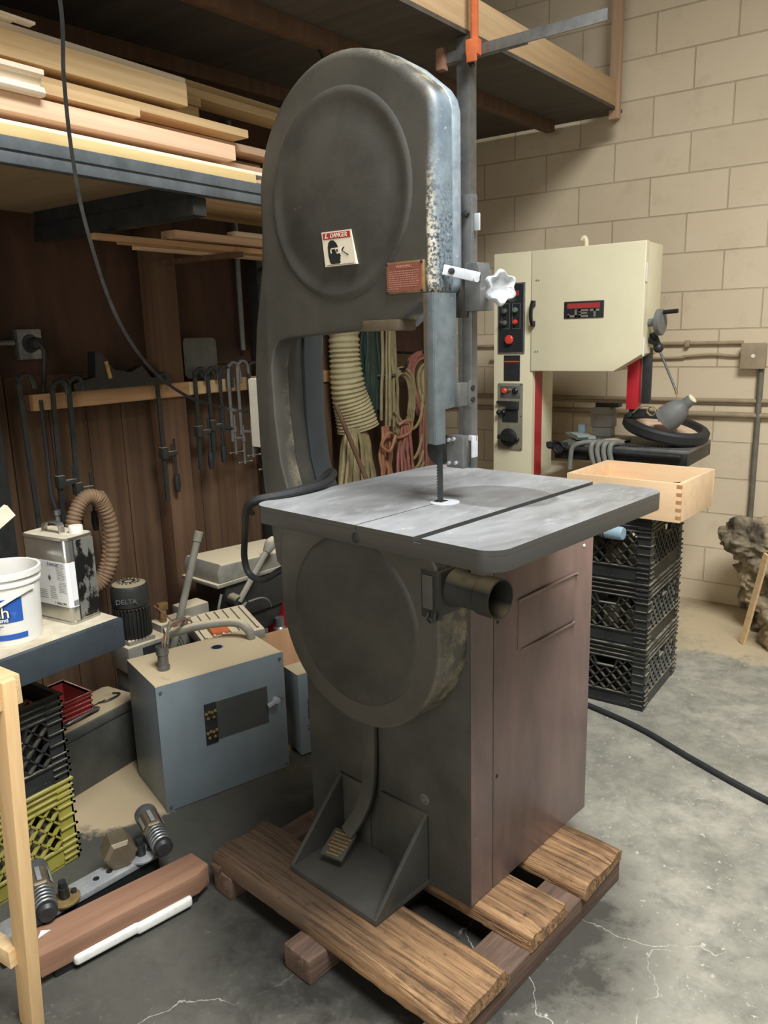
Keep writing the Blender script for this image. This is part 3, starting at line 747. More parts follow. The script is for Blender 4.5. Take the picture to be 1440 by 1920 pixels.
# blade, guard, guides
b = SB(); pts = []
b.box(-1.0842, -1.0834, 1.322, 1.340, 1.16, 1.62)
z = 1.19
while z < 1.34:
    b.add([(-1.0842, 1.322, z), (-1.0834, 1.322, z), (-1.0842, 1.318, z+.002), (-1.0834, 1.318, z+.002), (-1.0842, 1.322, z+.006), (-1.0834, 1.322, z+.006)], [(0, 1, 3, 2), (2, 3, 5, 4), (0, 2, 4), (1, 5, 3)]); z += .0065
sp(b, 'blade', 'steel_dark', smooth=False)
b = SB(); b.prism([(1.288, 1.325), (1.322, 1.325), (1.322, 1.398), (1.362, 1.402), (1.362, 1.64), (1.288, 1.64)], 'yz', -1.069, -1.060); b.box(-1.079, -1.062, 1.286, 1.292, 1.327, 1.64)
guard = sp(b, 'blade_guard', 'iron_guard', label='worn steel blade guard', bevel=.0012)
b = SB(); b.box(-1.0905, -1.079, 1.289, 1.297, 1.327, 1.64); sp(b, 'guard_lip', 'bronze', guard, label='brownish lip of the blade guard', bevel=.001)
b = SB(); b.box(-1.072, -1.048, 1.355, 1.402, 1.402, 1.452); b.box(-1.052, -1.044, 1.388, 1.404, 1.398, 1.456); gb = sp(b, 'guard_bracket', 'steel_dull', bevel=.002)
for zz in (1.415, 1.44):
    b = SB(); b.lathe([(.006, 0), (.006, .004)], (-1.044, 1.396, zz), (1, 0, 0), 6); sp(b, 'bolt', 'steel_dark', gb)
b = SB(); b.box(-1.068, -1.042, 1.392, 1.413, 1.262, 1.838); gp = sp(b, 'guide_post', 'steel_dull', label='flat steel guide post', bevel=.002)
b = SB(); b.lathe([(.008, 0), (.008, .008), (.004, .010)], (-1.055, 1.392, 1.80), (0, -1, 0), 8); sp(b, 'bolt', 'steel_dark', gp)
b = SB(); b.box(-1.042, -1.028, 1.40, 1.405, 1.765, 1.80); sp(b, 'post_tab', 'alu', gp, bevel=.003)
b = SB(); b.prism([(-1.05, 1.602), (-1.008, 1.602), (-1.008, 1.675), (-1.018, 1.70), (-1.05, 1.70)], 'xz', 1.378, 1.420, r=.002, steps=2); gc = sp(b, 'guide_clamp', 'steel_dull', label='grey steel guide clamp')
b = SB(); b.box(-1.098, -1.05, 1.386, 1.418, 1.59, 1.65); sp(b, 'clamp_arm', 'iron', gc, bevel=.002)
b = SB(); b.beam((-1.060, 1.318, 1.686), (-1.006, 1.371, 1.668), .005, .021, (0, 0, 1)); lv = sp(b, 'tension_lever', 'alu', label='bright aluminium strap lever', bevel=.002)
b = SB(); b.lathe([(.007, 0), (.007, .006), (.004, .007)], (-1.048, 1.330, 1.682), (.7, -.7, 0), 8); sp(b, 'bolt', 'steel_dark', lv)
b = SB(); b.lathe([(.006, 0), (.006, .014)], (-1.012, 1.366, 1.664), (.7, -.7, 0), 10); sp(b, 'pin', 'alu', lv)
# star knob
kc = V((-.955, 1.372, 1.645)); kax = V((.86, -.50, 0)).normalized(); kx = V((0, 0, 1)); ky = kax.cross(kx)
b = SB(); n = 72; rings = []
def kr(t): return .0285+.0085*(.5+.5*math.cos(6*t))
for (sc, h) in ((.35, -.012), (.5, -.010), (.94, -.007), (1.0, 0), (.96, .007), (.88, .010), (.76, .009), (.66, .003), (.0, .001)):
    rings.append([kc+kax*h+(kx*math.cos(2*PI*k/n)+ky*math.sin(2*PI*k/n))*(kr(2*PI*k/n)*sc if sc > .7 else (.030*sc)) for k in range(n)])
vs = [p_ for r_ in rings for p_ in r_]; fs = []
for i in range(len(rings)-1):
    for k in range(n): fs.append((i*n+k, i*n+(k+1) % n, (i+1)*n+(k+1) % n, (i+1)*n+k))
fs.append(tuple(range(n))); b.add(vs, fs)
b.lathe([(.013, -.030), (.014, -.012), (.013, -.010)], kc, kax, 20)
kn = sp(b, 'star_knob', 'alu', label='white aluminium six lobed knob', angle=60)
b = SB(); b.cyl(kc-kax*.055, kc-kax*.028, .006, n=12); sp(b, 'knob_stem', 'steel', kn)
# lower guide assembly
b = SB(); b.box(-1.094, -1.046, 1.366, 1.392, 1.264, 1.336); lg = sp(b, 'blade_guide', 'steel_dull', label='grey steel lower guide block', bevel=.003)
for (x, z) in ((-1.086, 1.326), (-1.072, 1.329), (-1.086, 1.274), (-1.066, 1.276)):
    b = SB(); b.lathe([(.0045, 0), (.0045, .004), (.002, .005)], (x, 1.366, z), (0, -1, 0), 8); sp(b, 'bolt', 'steel', lg)
b = SB(); b.lathe([(.034, 0), (.034, .020), (.028, .024), (.0001, .024)], (-1.128, 1.40, 1.298), (0, -1, 0), 28); sp(b, 'guide_bearing', 'steel_dark', lg)
b = SB(); b.box(-1.046, -1.026, 1.384, 1.390, 1.325, 1.337); b.box(-1.030, -1.026, 1.372, 1.392, 1.29, 1.337); sp(b, 'guide_hook', 'alu', lg, bevel=.001)
# dust port
b = SB(); pr = [(.045, 0), (.046, .02), (.040, .035), (.040, .09), (.0445, .095), (.0455, .14), (.042, .1405), (.0405, .095), (.036, .06), (.02, .03)]
b.lathe(pr, (-1.07, 1.352, .992), (1, -.06, 0), 36, closed_ends=False)
port = sp(b, 'dust_port', 'dustyblack', label='round dust outlet pipe', angle=40)
b = SB(); b.box(-1.115, -1.06, 1.300-.006, 1.306, .925, 1.04); b.box(-1.07, -1.058, 1.296, 1.40, .935, 1.04); fl = sp(b, 'port_flange', 'dustyblack', port, bevel=.003)
b = SB(); b.box(-1.105, -1.075, 1.286, 1.296, .95, 1.028); sp(b, 'port_latch', 'greydark', port, bevel=.004)
b = SB(); b.tube([(-1.085, 1.285, .945), (-1.088, 1.282, .928), (-1.075, 1.28, .922), (-1.066, 1.283, .93), (-1.066, 1.287, .946)], .003, 8); sp(b, 'latch_loop', 'steel_dark', port)
# foot pedal in its bracket
b = SB(); b.box(-1.522, -1.192, 1.190, 1.400, .1145, .132); fb = sp(b, 'pedal_bracket', 'iron', label='black floor bracket of the foot brake', bevel=.002)
for xx in (-1.522, -1.204):
    b = SB(); b.prism([(1.192, .131), (1.40, .131), (1.40, .322), (1.392, .325)], 'yz', xx, xx+.012); sp(b, 'gusset', 'iron', fb, bevel=.0015)
b = SB(); b.box(-1.522, -1.405, 1.392, 1.401, .13, .322); b.box(-1.36, -1.192, 1.392, 1.401, .13, .328); sp(b, 'back_plate', 'iron', fb, bevel=.0015)
b = SB(); b.ribbon(smoothpath([(-1.385, 1.385, .56), (-1.386, 1.382, .42), (-1.39, 1.375, .33), (-1.405, 1.355, .26), (-1.43, 1.325, .20)], 5), .045, .014, (1, 0, 0)); pa = sp(b, 'pedal_arm', 'iron', bevel=.003)
pr0 = V((-1.433, 1.296, .178)); R = Matrix.Rotation(math.radians(-38), 3, 'X') @ Matrix.Identity(3)
b = SB(); b.obox(pr0, (.072, .085, .012), Matrix.Rotation(math.radians(12), 3, 'Z') @ Matrix.Rotation(math.radians(24), 3, 'X')); pp = sp(b, 'foot_pedal', 'iron', pa, bevel=.003)
RR = Matrix.Rotation(math.radians(12), 3, 'Z') @ Matrix.Rotation(math.radians(24), 3, 'X')
b = SB()
for i in range(7):
    b.obox(pr0+RR @ V((.002+.004*(i % 2), -.034+.0105*i, .0075)), (.056 if i > 1 else .04, .0048, .004), RR)
sp(b, 'pedal_grip', 'brass', pa, label='worn brass pedal treads', bevel=.0008)
# switch box behind the column
b = SB(); b.box(-1.862, -1.812, 1.41, 1.47, 1.246, 1.445); sw = sp(b, 'switch_box', 'white', label='off white switch box behind the column', bevel=.006)
b = SB(); b.box(-1.83, -1.65, 1.44, 1.465, 1.33, 1.36); sp(b, 'box_arm', 'iron', sw, bevel=.002)
# mains lead looped over the table corner
b = SB(); b.tube(smoothpath([(-1.60, 1.42, 1.15), (-1.52, 1.40, 1.205), (-1.455, 1.355, 1.213), (-1.41, 1.28, 1.205), (-1.405, 1.17, 1.200), (-1.445, 1.09, 1.19), (-1.52, 1.12, 1.145), (-1.66, 1.22, 1.075), (-1.735, 1.27, 1.02), (-1.785, 1.30, .945), (-1.78, 1.31, .895), (-1.72, 1.31, .888), (-1.655, 1.32, .925), (-1.625, 1.35, .95)], 6), .0095, 10)
cordo = sp(b, 'power_cord', 'rubber', label='thick black power lead draped off the table corner')
b = SB(); b.tube(smoothpath([(-1.585, 1.43, 1.16), (-1.50, 1.385, 1.209), (-1.43, 1.26, 1.203), (-1.42, 1.15, 1.20), (-1.47, 1.10, 1.175), (-1.60, 1.20, 1.12)], 6), .0075, 8)
sp(b, 'cord_loop', 'rubber', cordo)

# ---------------------------------------------------------------- pallet
PO = (-1.33, 1.49, 0)
pal = thing('pallet', 'weathered wooden pallet of thick boards under the big bandsaw', 'pallet', U(*PO), SA)
def PB(): return B(PO)
def board(x0, x1, y0, y1, z0, z1, seed, n=26, rag=.006):
    """thick plank with worn, slightly ragged ends and edges"""
    rnd = random.Random(seed); b = PB(); vs = []; fs = []
    prof = [(0, 0), (0, .6), (.04, .92), (.12, 1), (.35, 1.0), (.65, 1.0), (.88, 1), (.96, .92), (1, .6), (1, 0)]
    m = len(prof)
    for i in range(n+1):
        t = i/n; x = x0+(x1-x0)*t
        e = min(t, 1-t)*n
        for k, (u, w) in enumerate(prof):
            jx = rnd.uniform(-rag, rag) if i in (0, n) else 0
            dy = rnd.uniform(-.0012, .0012); dz = rnd.uniform(-.0008, .0008)
            zz = z0+(z1-z0)*w
            if e < 1.01 and w > .5: zz -= rnd.uniform(0, .006)*(1.3-e)
            vs.append((x+jx, y0+(y1-y0)*u+dy, zz+dz))
    for i in range(n):
        for k in range(m):
            k2 = (k+1) % m; fs.append((i*m+k, i*m+k2, (i+1)*m+k2, (i+1)*m+k))
    fs.append(tuple(range(m))); fs.append(tuple(n*m+k for k in range(m))[::-1])
    return b.add(vs, fs)
for i, (ya, yb, xa, xb) in enumerate(((1.092, 1.305, -1.755, -.872), (1.415, 1.585, -1.70, -.882), (1.665, 1.883, -1.77, -.876))):
    board(xa, xb, ya, yb, .070, .1135, i+11).build('deck_board', mt['pallet'], pal)
b = PB(); b.box(-1.0, -.886, 1.15, 1.886, 0, .070); b.build('stringer', mt['pallet_y'], pal, bevel=.004)
b = PB(); b.box(-1.37, -1.27, 1.033, 1.886, 0, .070); b.build('stringer', mt['pallet_y'], pal, bevel=.010)
b = PB(); b.box(-1.745, -1.665, 1.085, 1.886, 0, .070); b.build('stringer', mt['pallet_y'], pal, bevel=.008)
b = PB(); b.box(-1.75, -1.71, 1.082, 1.13, .068, .085); b.jitter(.003, 4); b.build('splinter', mt['pallet'], pal, bevel=.004)
t = thing('steel_shackle', 'small pale shackle lying under the front corner of the pallet', 'shackle', tuple(U(-.955, 1.115, 0)), SA)
b = B(); b.box(-.022, .012, -.02, .02, 0, .034); b.build('shackle_block', mt['foam'], t, bevel=.006)
b = B(); b.tube(smoothpath([(.008, .014, .024), (.03, .016, .026), (.044, 0, .026), (.03, -.016, .026), (.008, -.014, .024)], 5), .0035, 8); b.build('shackle_loop', mt['steel_dark'], t)
# ================================================================ the cream band saw by the block wall
JO = (-1.55, 3.9, 0)
jet = thing('bandsaw', 'cream and red vertical bandsaw with control panel by the block wall', 'bandsaw', JO)
def JB(): return B(JO)
def jp(b, name, m, parent=jet, label=None, bevel=0.0, **kw): return b.build(name, mt[m], parent, label, bevel, **kw)
JY = 3.70
b = JB(); b.box(-1.915, -1.70, JY, 3.735, .80, 1.934); b.box(-1.912, -1.70, 3.73, 3.96, .80, 1.93); colm = jp(b, 'column', 'cream', bevel=.003)
b = JB(); b.box(-1.702, -1.6975, 3.737, 3.82, .80, 1.358); jp(b, 'red_stripe', 'red', colm, label='red stripe down the column side')
b = JB(); b.prism([(-1.712, 1.357), (-1.285, 1.357), (-1.155, 1.437), (-1.155, 1.936), (-1.712, 1.932)], 'xz', 3.735, 3.955); hd = jp(b, 'head', 'cream', bevel=.008)
b = JB(); b.prism([(-1.708, 1.3565), (-1.283, 1.3565), (-1.152, 1.436), (-1.152, 1.937), (-1.708, 1.934)], 'xz', 3.693, 3.736, r=.005, steps=3); jdoor = jp(b, 'door', 'cream')
b = JB(); b.box(-1.914, -1.12, 3.74, 4.30, 0, .80); base = jp(b, 'base_cabinet', 'cream', bevel=.004)
b = JB(); b.box(-1.90, -1.13, 3.745, 4.28, .80, .812); jp(b, 'base_top', 'benchtop', label='dusty top of the base')
b = JB(); b.tube(smoothpath([(-1.475, 3.80, 1.93), (-1.475, 3.80, 1.965), (-1.485, 3.80, 1.985), (-1.497, 3.80, 1.975)], 5), .011, 10); jp(b, 'lifting_eye', 'cream')
# door furniture
b = JB(); b.box(-1.700, -1.683, 3.668, 3.694, 1.575, 1.602); b.box(-1.700, -1.683, 3.668, 3.694, 1.672, 1.699); b.ribbon(smoothpath([(-1.692, 3.675, 1.585), (-1.694, 3.664, 1.61), (-1.694, 3.664, 1.664), (-1.692, 3.675, 1.69)], 4), .016, .012, (1, 0, 0)); jp(b, 'door_handle', 'black', jdoor, label='black pull handle', bevel=.003)
b = JB(); b.box(-1.533, -1.338, 3.6885, 3.694, 1.608, 1.686); badge = jp(b, 'badge', 'panelblack', jdoor, label='black badge with a red bar and grey letters', bevel=.001)
b = JB(); b.box(-1.517, -1.356, 3.6870, 3.690, 1.653, 1.677); jp(b, 'badge_bar', 'signred', badge)
for L_, x_ in (('J', -1.515), ('E', -1.459), ('T', -1.404)):
    z_, w_, h_, s_ = 1.6125, .046, .036, .010
    b = JB()
    for q in {'J': ((w_-s_, w_, 0, h_), (0, w_, 0, s_), (0, s_, 0, h_*.42)), 'E': ((0, s_, 0, h_), (0, w_, 0, s_*.9), (0, w_*.9, h_/2-s_*.4, h_/2+s_*.4), (0, w_, h_-s_*.9, h_)), 'T': ((w_/2-s_/2, w_/2+s_/2, 0, h_), (0, w_, h_-s_, h_))}[L_]:
        b.box(x_+q[0], x_+q[1], 3.6872, 3.690, z_+q[2], z_+q[3])
    b.build('badge_letter', mt['panelgrey'], badge)
for z in (1.80, 1.47):
    b = JB(); b.box(-1.153, -1.148, 3.70, 3.718, z-.04, z+.04); b.cyl((-1.149, 3.6985, z-.042), (-1.149, 3.6985, z+.042), .004, n=8); jp(b, 'hinge', 'white', jdoor)
for (x, z) in ((-1.700+.02, 1.795), (-1.668, 1.795), (-1.68, 1.455), (-1.668, 1.455)):
    b = JB(); b.lathe([(.004, 0), (.004, .003)], (x, 3.693, z), (0, -1, 0), 8); jp(b, 'screw', 'steel', jdoor)
# upper control panel
b = JB(); b.box(-1.888, -1.742, 3.692, 3.701, 1.447, 1.790); cpf = jp(b, 'control_panel', 'steel_dull', label='black control panel in a metal frame', bevel=.002)
b = JB(); b.box(-1.881, -1.749, 3.690, 3.696, 1.454, 1.783); jp(b, 'panel_face', 'panelblack', cpf)
b = JB(); b.box(-1.832, -1.772, 3.6888, 3.691, 1.728, 1.752); jp(b, 'panel_logo', 'signred', cpf)
b = JB()
for (xa, xb) in ((-1.866, -1.823), (-1.808, -1.765)):
    za, zb = 1.567, 1.690
    for q in ((xa, xb, za, za+.0016), (xa, xb, zb, zb+.0016), (xa, xa+.0016, za, zb), (xb, xb+.0016, za, zb+.0016)): b.box(q[0], q[1], 3.6888, 3.691, q[2], q[3])
for i in range(3): b.box(-1.835+.006*i, -1.785-.006*i, 3.6888, 3.691, 1.708-.005*i, 1.7092-.005*i)
jp(b, 'panel_markings', 'panelgrey', cpf)
for (x, z, m, r, nm) in ((-1.845, 1.655, 'steel_dull', .0135, 'push_button'), (-1.787, 1.658, 'greenbtn', .0135, 'push_button'), (-1.845, 1.597, 'steel_dull', .0135, 'selector_switch'), (-1.787, 1.600, 'redbtn', .0125, 'push_button'), (-1.819, 1.514, 'redbtn', .0235, 'emergency_stop')):
    b = JB(); b.lathe([(r*.75, 0), (r*.75, .008), (r, .010), (r*.98, .016), (r*.8, .020), (.0001, .022)], (x, 3.690, z), (0, -1, 0), 20)
    if nm == 'selector_switch': b.beam((x-.02, 3.668, z+.008), (x+.004, 3.668, z-.002), .006, .010, (0, 1, 0))
    jp(b, nm, m, cpf)
b = JB(); b.box(-1.856, -1.767, 3.697, 3.701, 1.308, 1.436); dp = jp(b, 'data_plate', 'panelgrey' if False else 'steel_dark', label='dark data plate with red line')
b = JB(); b.box(-1.854, -1.769, 3.6962, 3.699, 1.402, 1.408); jp(b, 'plate_line', 'redbtn', dp)
b = JB(); b.box(-1.886, -1.748, 3.691, 3.701, .955, 1.296); lp = jp(b, 'switch_plate', 'panelgrey', label='grey switch plate with rotary knob', bevel=.004)
b = JB(); b.box(-1.872, -1.760, 3.689, 3.693, 1.22, 1.282); jp(b, 'indicator_frame', 'steel_dull', lp, bevel=.002)
for (x, z, m, r) in ((-1.847, 1.257, 'redbtn', .015), (-1.818, 1.262, 'brass', .008), (-1.786, 1.258, 'black', .016)):
    b = JB(); b.lathe([(r, 0), (r, .008), (r*.6, .014)], (x, 3.689, z), (0, -1, 0), 18); jp(b, 'indicator_knob', m, lp)
b = JB(); b.box(-1.888, -1.80, 3.675, 3.692, 1.192, 1.206); b.box(-1.83, -1.765, 3.672, 3.692, 1.165, 1.205); b.box(-1.858, -1.77, 3.685, 3.692, 1.10, 1.165); jp(b, 'gauge_bracket', 'steel_dark', lp, bevel=.003)
b = JB(); b.sphere((-1.872, 3.675, 1.147), .014); b.sphere((-1.845, 3.675, 1.149), .014); b.cyl((-1.872, 3.685, 1.147), (-1.845, 3.685, 1.149), .006, n=8); jp(b, 'twin_knob', 'black', lp)
b = JB(); b.lathe([(.047, 0), (.047, .006), (.038, .010), (.036, .026), (.0001, .028)], (-1.823, 3.691, 1.018), (0, -1, 0), 28); b.beam((-1.868, 3.659, 1.024), (-1.778, 3.659, 1.010), .020, .018, (0, 1, 0)); b.sphere((-1.768, 3.68, 1.01), .010); jp(b, 'rotary_switch', 'black', lp, label='black rotary switch')
for (x, z) in ((-1.88, 1.29), (-1.754, 1.29), (-1.754, 1.13), (-1.754, .962)):
    b = JB(); b.lathe([(.004, 0), (.004, .002)], (x, 3.691, z), (0, -1, 0), 8); jp(b, 'screw', 'steel_dull', lp)
# blade guard, table, handwheel, lamp
b = JB(); b.prism([(-1.252, 1.172), (-1.194, 1.172), (-1.194, 1.436), (-1.252, 1.396)], 'xz', 3.80, 3.845); jp(b, 'blade_guard', 'red', label='red blade guard', bevel=.003)
b = JB(); b.box(-1.190, -1.150, 3.83, 3.86, 1.20, 1.46); gd = jp(b, 'guide_post', 'steel_dark', bevel=.002)
b = JB(); b.box(-1.24, -1.155, 3.81, 3.86, 1.135, 1.172); b.cyl((-1.235, 3.80, 1.145), (-1.235, 3.83, 1.145), .014, n=12); jp(b, 'blade_guide', 'steel_dark', gd, bevel=.003)
b = JB(); b.tube(smoothpath([(-1.215, 3.80, 1.155), (-1.18, 3.79, 1.185), (-1.13, 3.79, 1.19), (-1.105, 3.79, 1.165), (-1.125, 3.80, 1.145), (-1.15, 3.80, 1.165), (-1.12, 3.79, 1.19), (-1.09, 3.79, 1.165), (-1.088, 3.79, 1.12)], 5), .004, 6); jp(b, 'air_line', 'cordtan', gd)
b = JB(); b.box(-1.57, -.925, 3.70, 4.13, .985, 1.0); jtab = jp(b, 'table', 'steel_dull', bevel=.001)
b = JB(); b.box(-1.57, -.925, 3.70, 4.13, .925, .986); jp(b, 'table_skirt', 'black', jtab, label='black table skirt', bevel=.002)
b = JB(); b.box(-1.40, -1.10, 3.80, 4.05, .80, .93); jp(b, 'table_trunnion', 'steel_dark', bevel=.004)
b = JB(); b.cyl((-1.60, 3.685, .985), (-.95, 3.685, .972), .012, n=12); b.box(-1.60, -1.50, 3.66, 3.70, .985, 1.01); fn = jp(b, 'fence_rail', 'steel_dark')
b = JB(); b.lathe([(.030, 0), (.030, .012), (.022, .016), (.018, .012)], (-1.535, 3.665, .985), (.1, -1, .1), 16); b.tube([(-1.56, 3.655, 1.02), (-1.52, 3.65, 1.015), (-1.50, 3.655, .99)], .006, 8); jp(b, 'fence_knob', 'black', fn)
b = JB(); b.cyl((-1.155, 3.78, 1.578), (-1.098, 3.77, 1.578), .018, n=16); b.lathe([(.052, 0), (.060, .004), (.060, .026), (.054, .030), (.03, .028), (.0001, .030)], (-1.115, 3.772, 1.578), (1, -.05, 0), 36); hw = jp(b, 'handwheel', 'lamp', label='grey handwheel')
b = JB(); b.cyl((-1.085, 3.77, 1.622), (-1.02, 3.765, 1.626), .010, n=12); jp(b, 'wheel_handle', 'black', hw)
b = JB(); b.cyl((-1.155, 3.80, 1.50), (-1.115, 3.80, 1.485), .016, n=12); b.cyl((-1.145, 3.82, 1.53), (-1.115, 3.82, 1.46), .018, n=12); b.sphere((-1.115, 3.82, 1.462), .024); lj = jp(b, 'lamp_joint', 'steel_dark')
b = JB(); b.cyl((-1.112, 3.82, 1.455), (-1.022, 3.82, 1.258), .0055, n=10); jp(b, 'lamp_arm', 'steel_dull')
b = JB(); b.cyl((-1.030, 3.82, 1.276), (-1.018, 3.82, 1.248), .0065, n=10); jp(b, 'arm_ferrule', 'brass')
la = V((-.955, 3.815, 1.222)); ld = V((-.105, .01, -.092)).normalized()
b = JB(); b.lathe([(.022, -.012), (.026, 0), (.026, .02), (.028, .035), (.042, .05), (.058, .085), (.064, .12), (.067, .150), (.063, .150), (.055, .09), (.02, .05)], la, ld, 32, closed_ends=False); lsd = jp(b, 'lamp_shade', 'lamp', label='grey cone lamp shade', angle=50)
b = JB(); b.lathe([(.0001, -.014), (.023, -.013), (.023, -.002)], la, ld, 24, closed_ends=False); jp(b, 'lamp_cap', 'cream', lsd)
b = JB(); b.sphere(la+ld*.105, .032); jp(b, 'bulb', 'white', lsd)

# ---------------------------------------------------------------- things lying on its table
def disc_basis(tiltx, tilty): return Matrix.Rotation(tilty, 3, 'Y') @ Matrix.Rotation(tiltx, 3, 'X')
t = thing('rubber_tyre', 'black rubber tyre like wheel with pale disc face on the cream saw table', 'tyre', (-1.10, 3.93, 1.035))
R = Matrix.Rotation(math.radians(13), 3, 'Y') @ Matrix.Rotation(math.radians(4), 3, 'X')
b = B(); b.lathe([(.165, .0), (.195, .0), (.205, .012), (.205, .045), (.195, .055), (.170, .058), (.163, .050), (.160, .012), (.165, .0)], (0, 0, .0), (0, 0, 1), 56, closed_ends=False); b.v = [R @ p+V((0, 0, .012)) for p in b.v]; b.build('tyre', mt['rubber'], t)
b = B(); b.lathe([(.16, .018), (.16, .024), (.06, .026), (.0001, .026)], (0, 0, 0), (0, 0, 1), 48); b.v = [R @ p+V((0, 0, .012)) for p in b.v]; b.build('disc_face', mt['disc'], t, label='pale sanding disc')
b = B(); b.lathe([(.058, .026), (.056, .0275), (.0001, .0275)], (0, 0, 0), (0, 0, 1), 32); b.v = [R @ p+V((0, 0, .012)) for p in b.v]; b.build('disc_centre', mt['platered'], t)
b = B(); n = 60; pr = []
for i in range(n*2):
    r = .175 if i % 2 else .168
    pr.append((-1.19+r*math.cos(PI*i/n), 3.90+r*math.sin(PI*i/n)))
b.prism(pr, 'xy', 1.0005, 1.006); b.solo('toothed_disc', mt['steel_dark'], 'dark toothed circular saw blade lying flat under the rubber wheel', 'saw blade')
b = B(); b.lathe([(.085, 0), (.085, .004), (.0001, .005)], (-1.33, 3.87, 1.0065), (-.1, 0, 1), 32); b.solo('sanding_disc', mt['disc'], 'small tan sanding disc by the left rim of the rubber wheel', 'disc')
b = B(); b.tube(smoothpath([(-1.38, 3.74, 1.012), (-1.425, 3.69, 1.012), (-1.465, 3.675, .99), (-1.475, 3.672, .94), (-1.477, 3.67, .88)], 5), .012, 10)
for i in range(4):
    x = -1.36+.031*i
    b.tube(smoothpath([(x+.02, 3.76, 1.013), (x-.005, 3.69, 1.016), (x-.012, 3.672, .985), (x-.002, 3.668, .94), (x+.016, 3.67, .885)], 5), .0125, 10)
b.solo('coiled_cable', mt['cordgrey'], 'grey cable coil hanging over the front edge of the cream saw table', 'cable')
b = B(); b.obox((-1.53, 3.93, 1.014), (.22, .10, .014), Matrix.Rotation(math.radians(-52), 3, 'Z')); b.obox((-1.515, 3.88, 1.0245), (.15, .06, .010), Matrix.Rotation(math.radians(-52), 3, 'Z')); b.box(-1.56, -1.53, 3.97, 4.0, 1.0, 1.01); b.solo('wood_scrap', mt['bluegrey'], 'pale greenish board scraps on the left of the cream saw table', 'board', bevel=.002)
b = B(); b.box(-1.563, -1.527, 3.985, 4.02, 1.0205, 1.065); b.solo('glass_block', mt['bottleblue'], 'small clear bluish block standing on the board scraps', 'block', bevel=.004)
t = thing('vice', 'grey machine vice standing at the back of the cream saw table', 'vice', (-1.44, 4.06, 1.0))
b = B(); b.box(-.065, .04, -.035, .035, 0, .05); b.box(-.07, .045, -.04, .04, .05, .115); b.prism([(-.075, .115), (.05, .115), (.035, .155), (-.06, .155)], 'xz', -.038, .038); b.build('vice_body', mt['dustygrey'], t, bevel=.006)
b = B(); b.box(-.05, .075, -.03, .03, .155, .178); b.build('vice_jaw', mt['black'], t, bevel=.004)

# ---------------------------------------------------------------- maple drawer on the crates
t = thing('drawer', 'empty looking maple drawer box resting on the stacked black crates', 'drawer', (-.985, 3.215, .8285), math.radians(-4.5))
W2, D2, T2, H2 = .235, .195, .016, .152
for nm, q in (('drawer_front', (-W2, W2, -D2, -D2+T2)), ('drawer_back', (-W2, W2, D2-T2, D2)), ('drawer_side', (-W2, -W2+T2, -D2+T2, D2-T2)), ('drawer_side', (W2-T2, W2, -D2+T2, D2-T2))):
    b = B(); b.box(*q, 0, H2); b.build(nm, mt['maple'], t, bevel=.0015)
b = B(); b.box(-W2+T2, W2-T2, -D2+T2, D2-T2, .012, .02); b.build('drawer_bottom', mt['maple'], t)
mt['endgrain'] = wood('maple_end_grain', (184, 140, 96), (166, 122, 80), 'z', gs=30, rand=.02)
b = B()
for i in range(5):
    z = .012+.030*i; b.box(W2-.018, W2+.0004, -D2-.0004, -D2+.010, z, z+.014)
b.build('finger_joints', mt['endgrain'], t)
t = thing('sanding_belt', 'dark sanding belt loop lying inside the maple drawer', 'belt', (-.93, 3.235, .85))
b = B(); b.ribbon([(.12*math.cos(a), .07*math.sin(a), .055+.030*math.cos(a+.6)) for a in [2*PI*i/40 for i in range(41)]], .03, .0025, (0, 0, 1)); b.build('belt', mt['rubber'], t)
b = B(); b.box(-.06, .03, -.04, .02, 0, .045); b.build('belt_label', mt['platered'], t, bevel=.003)

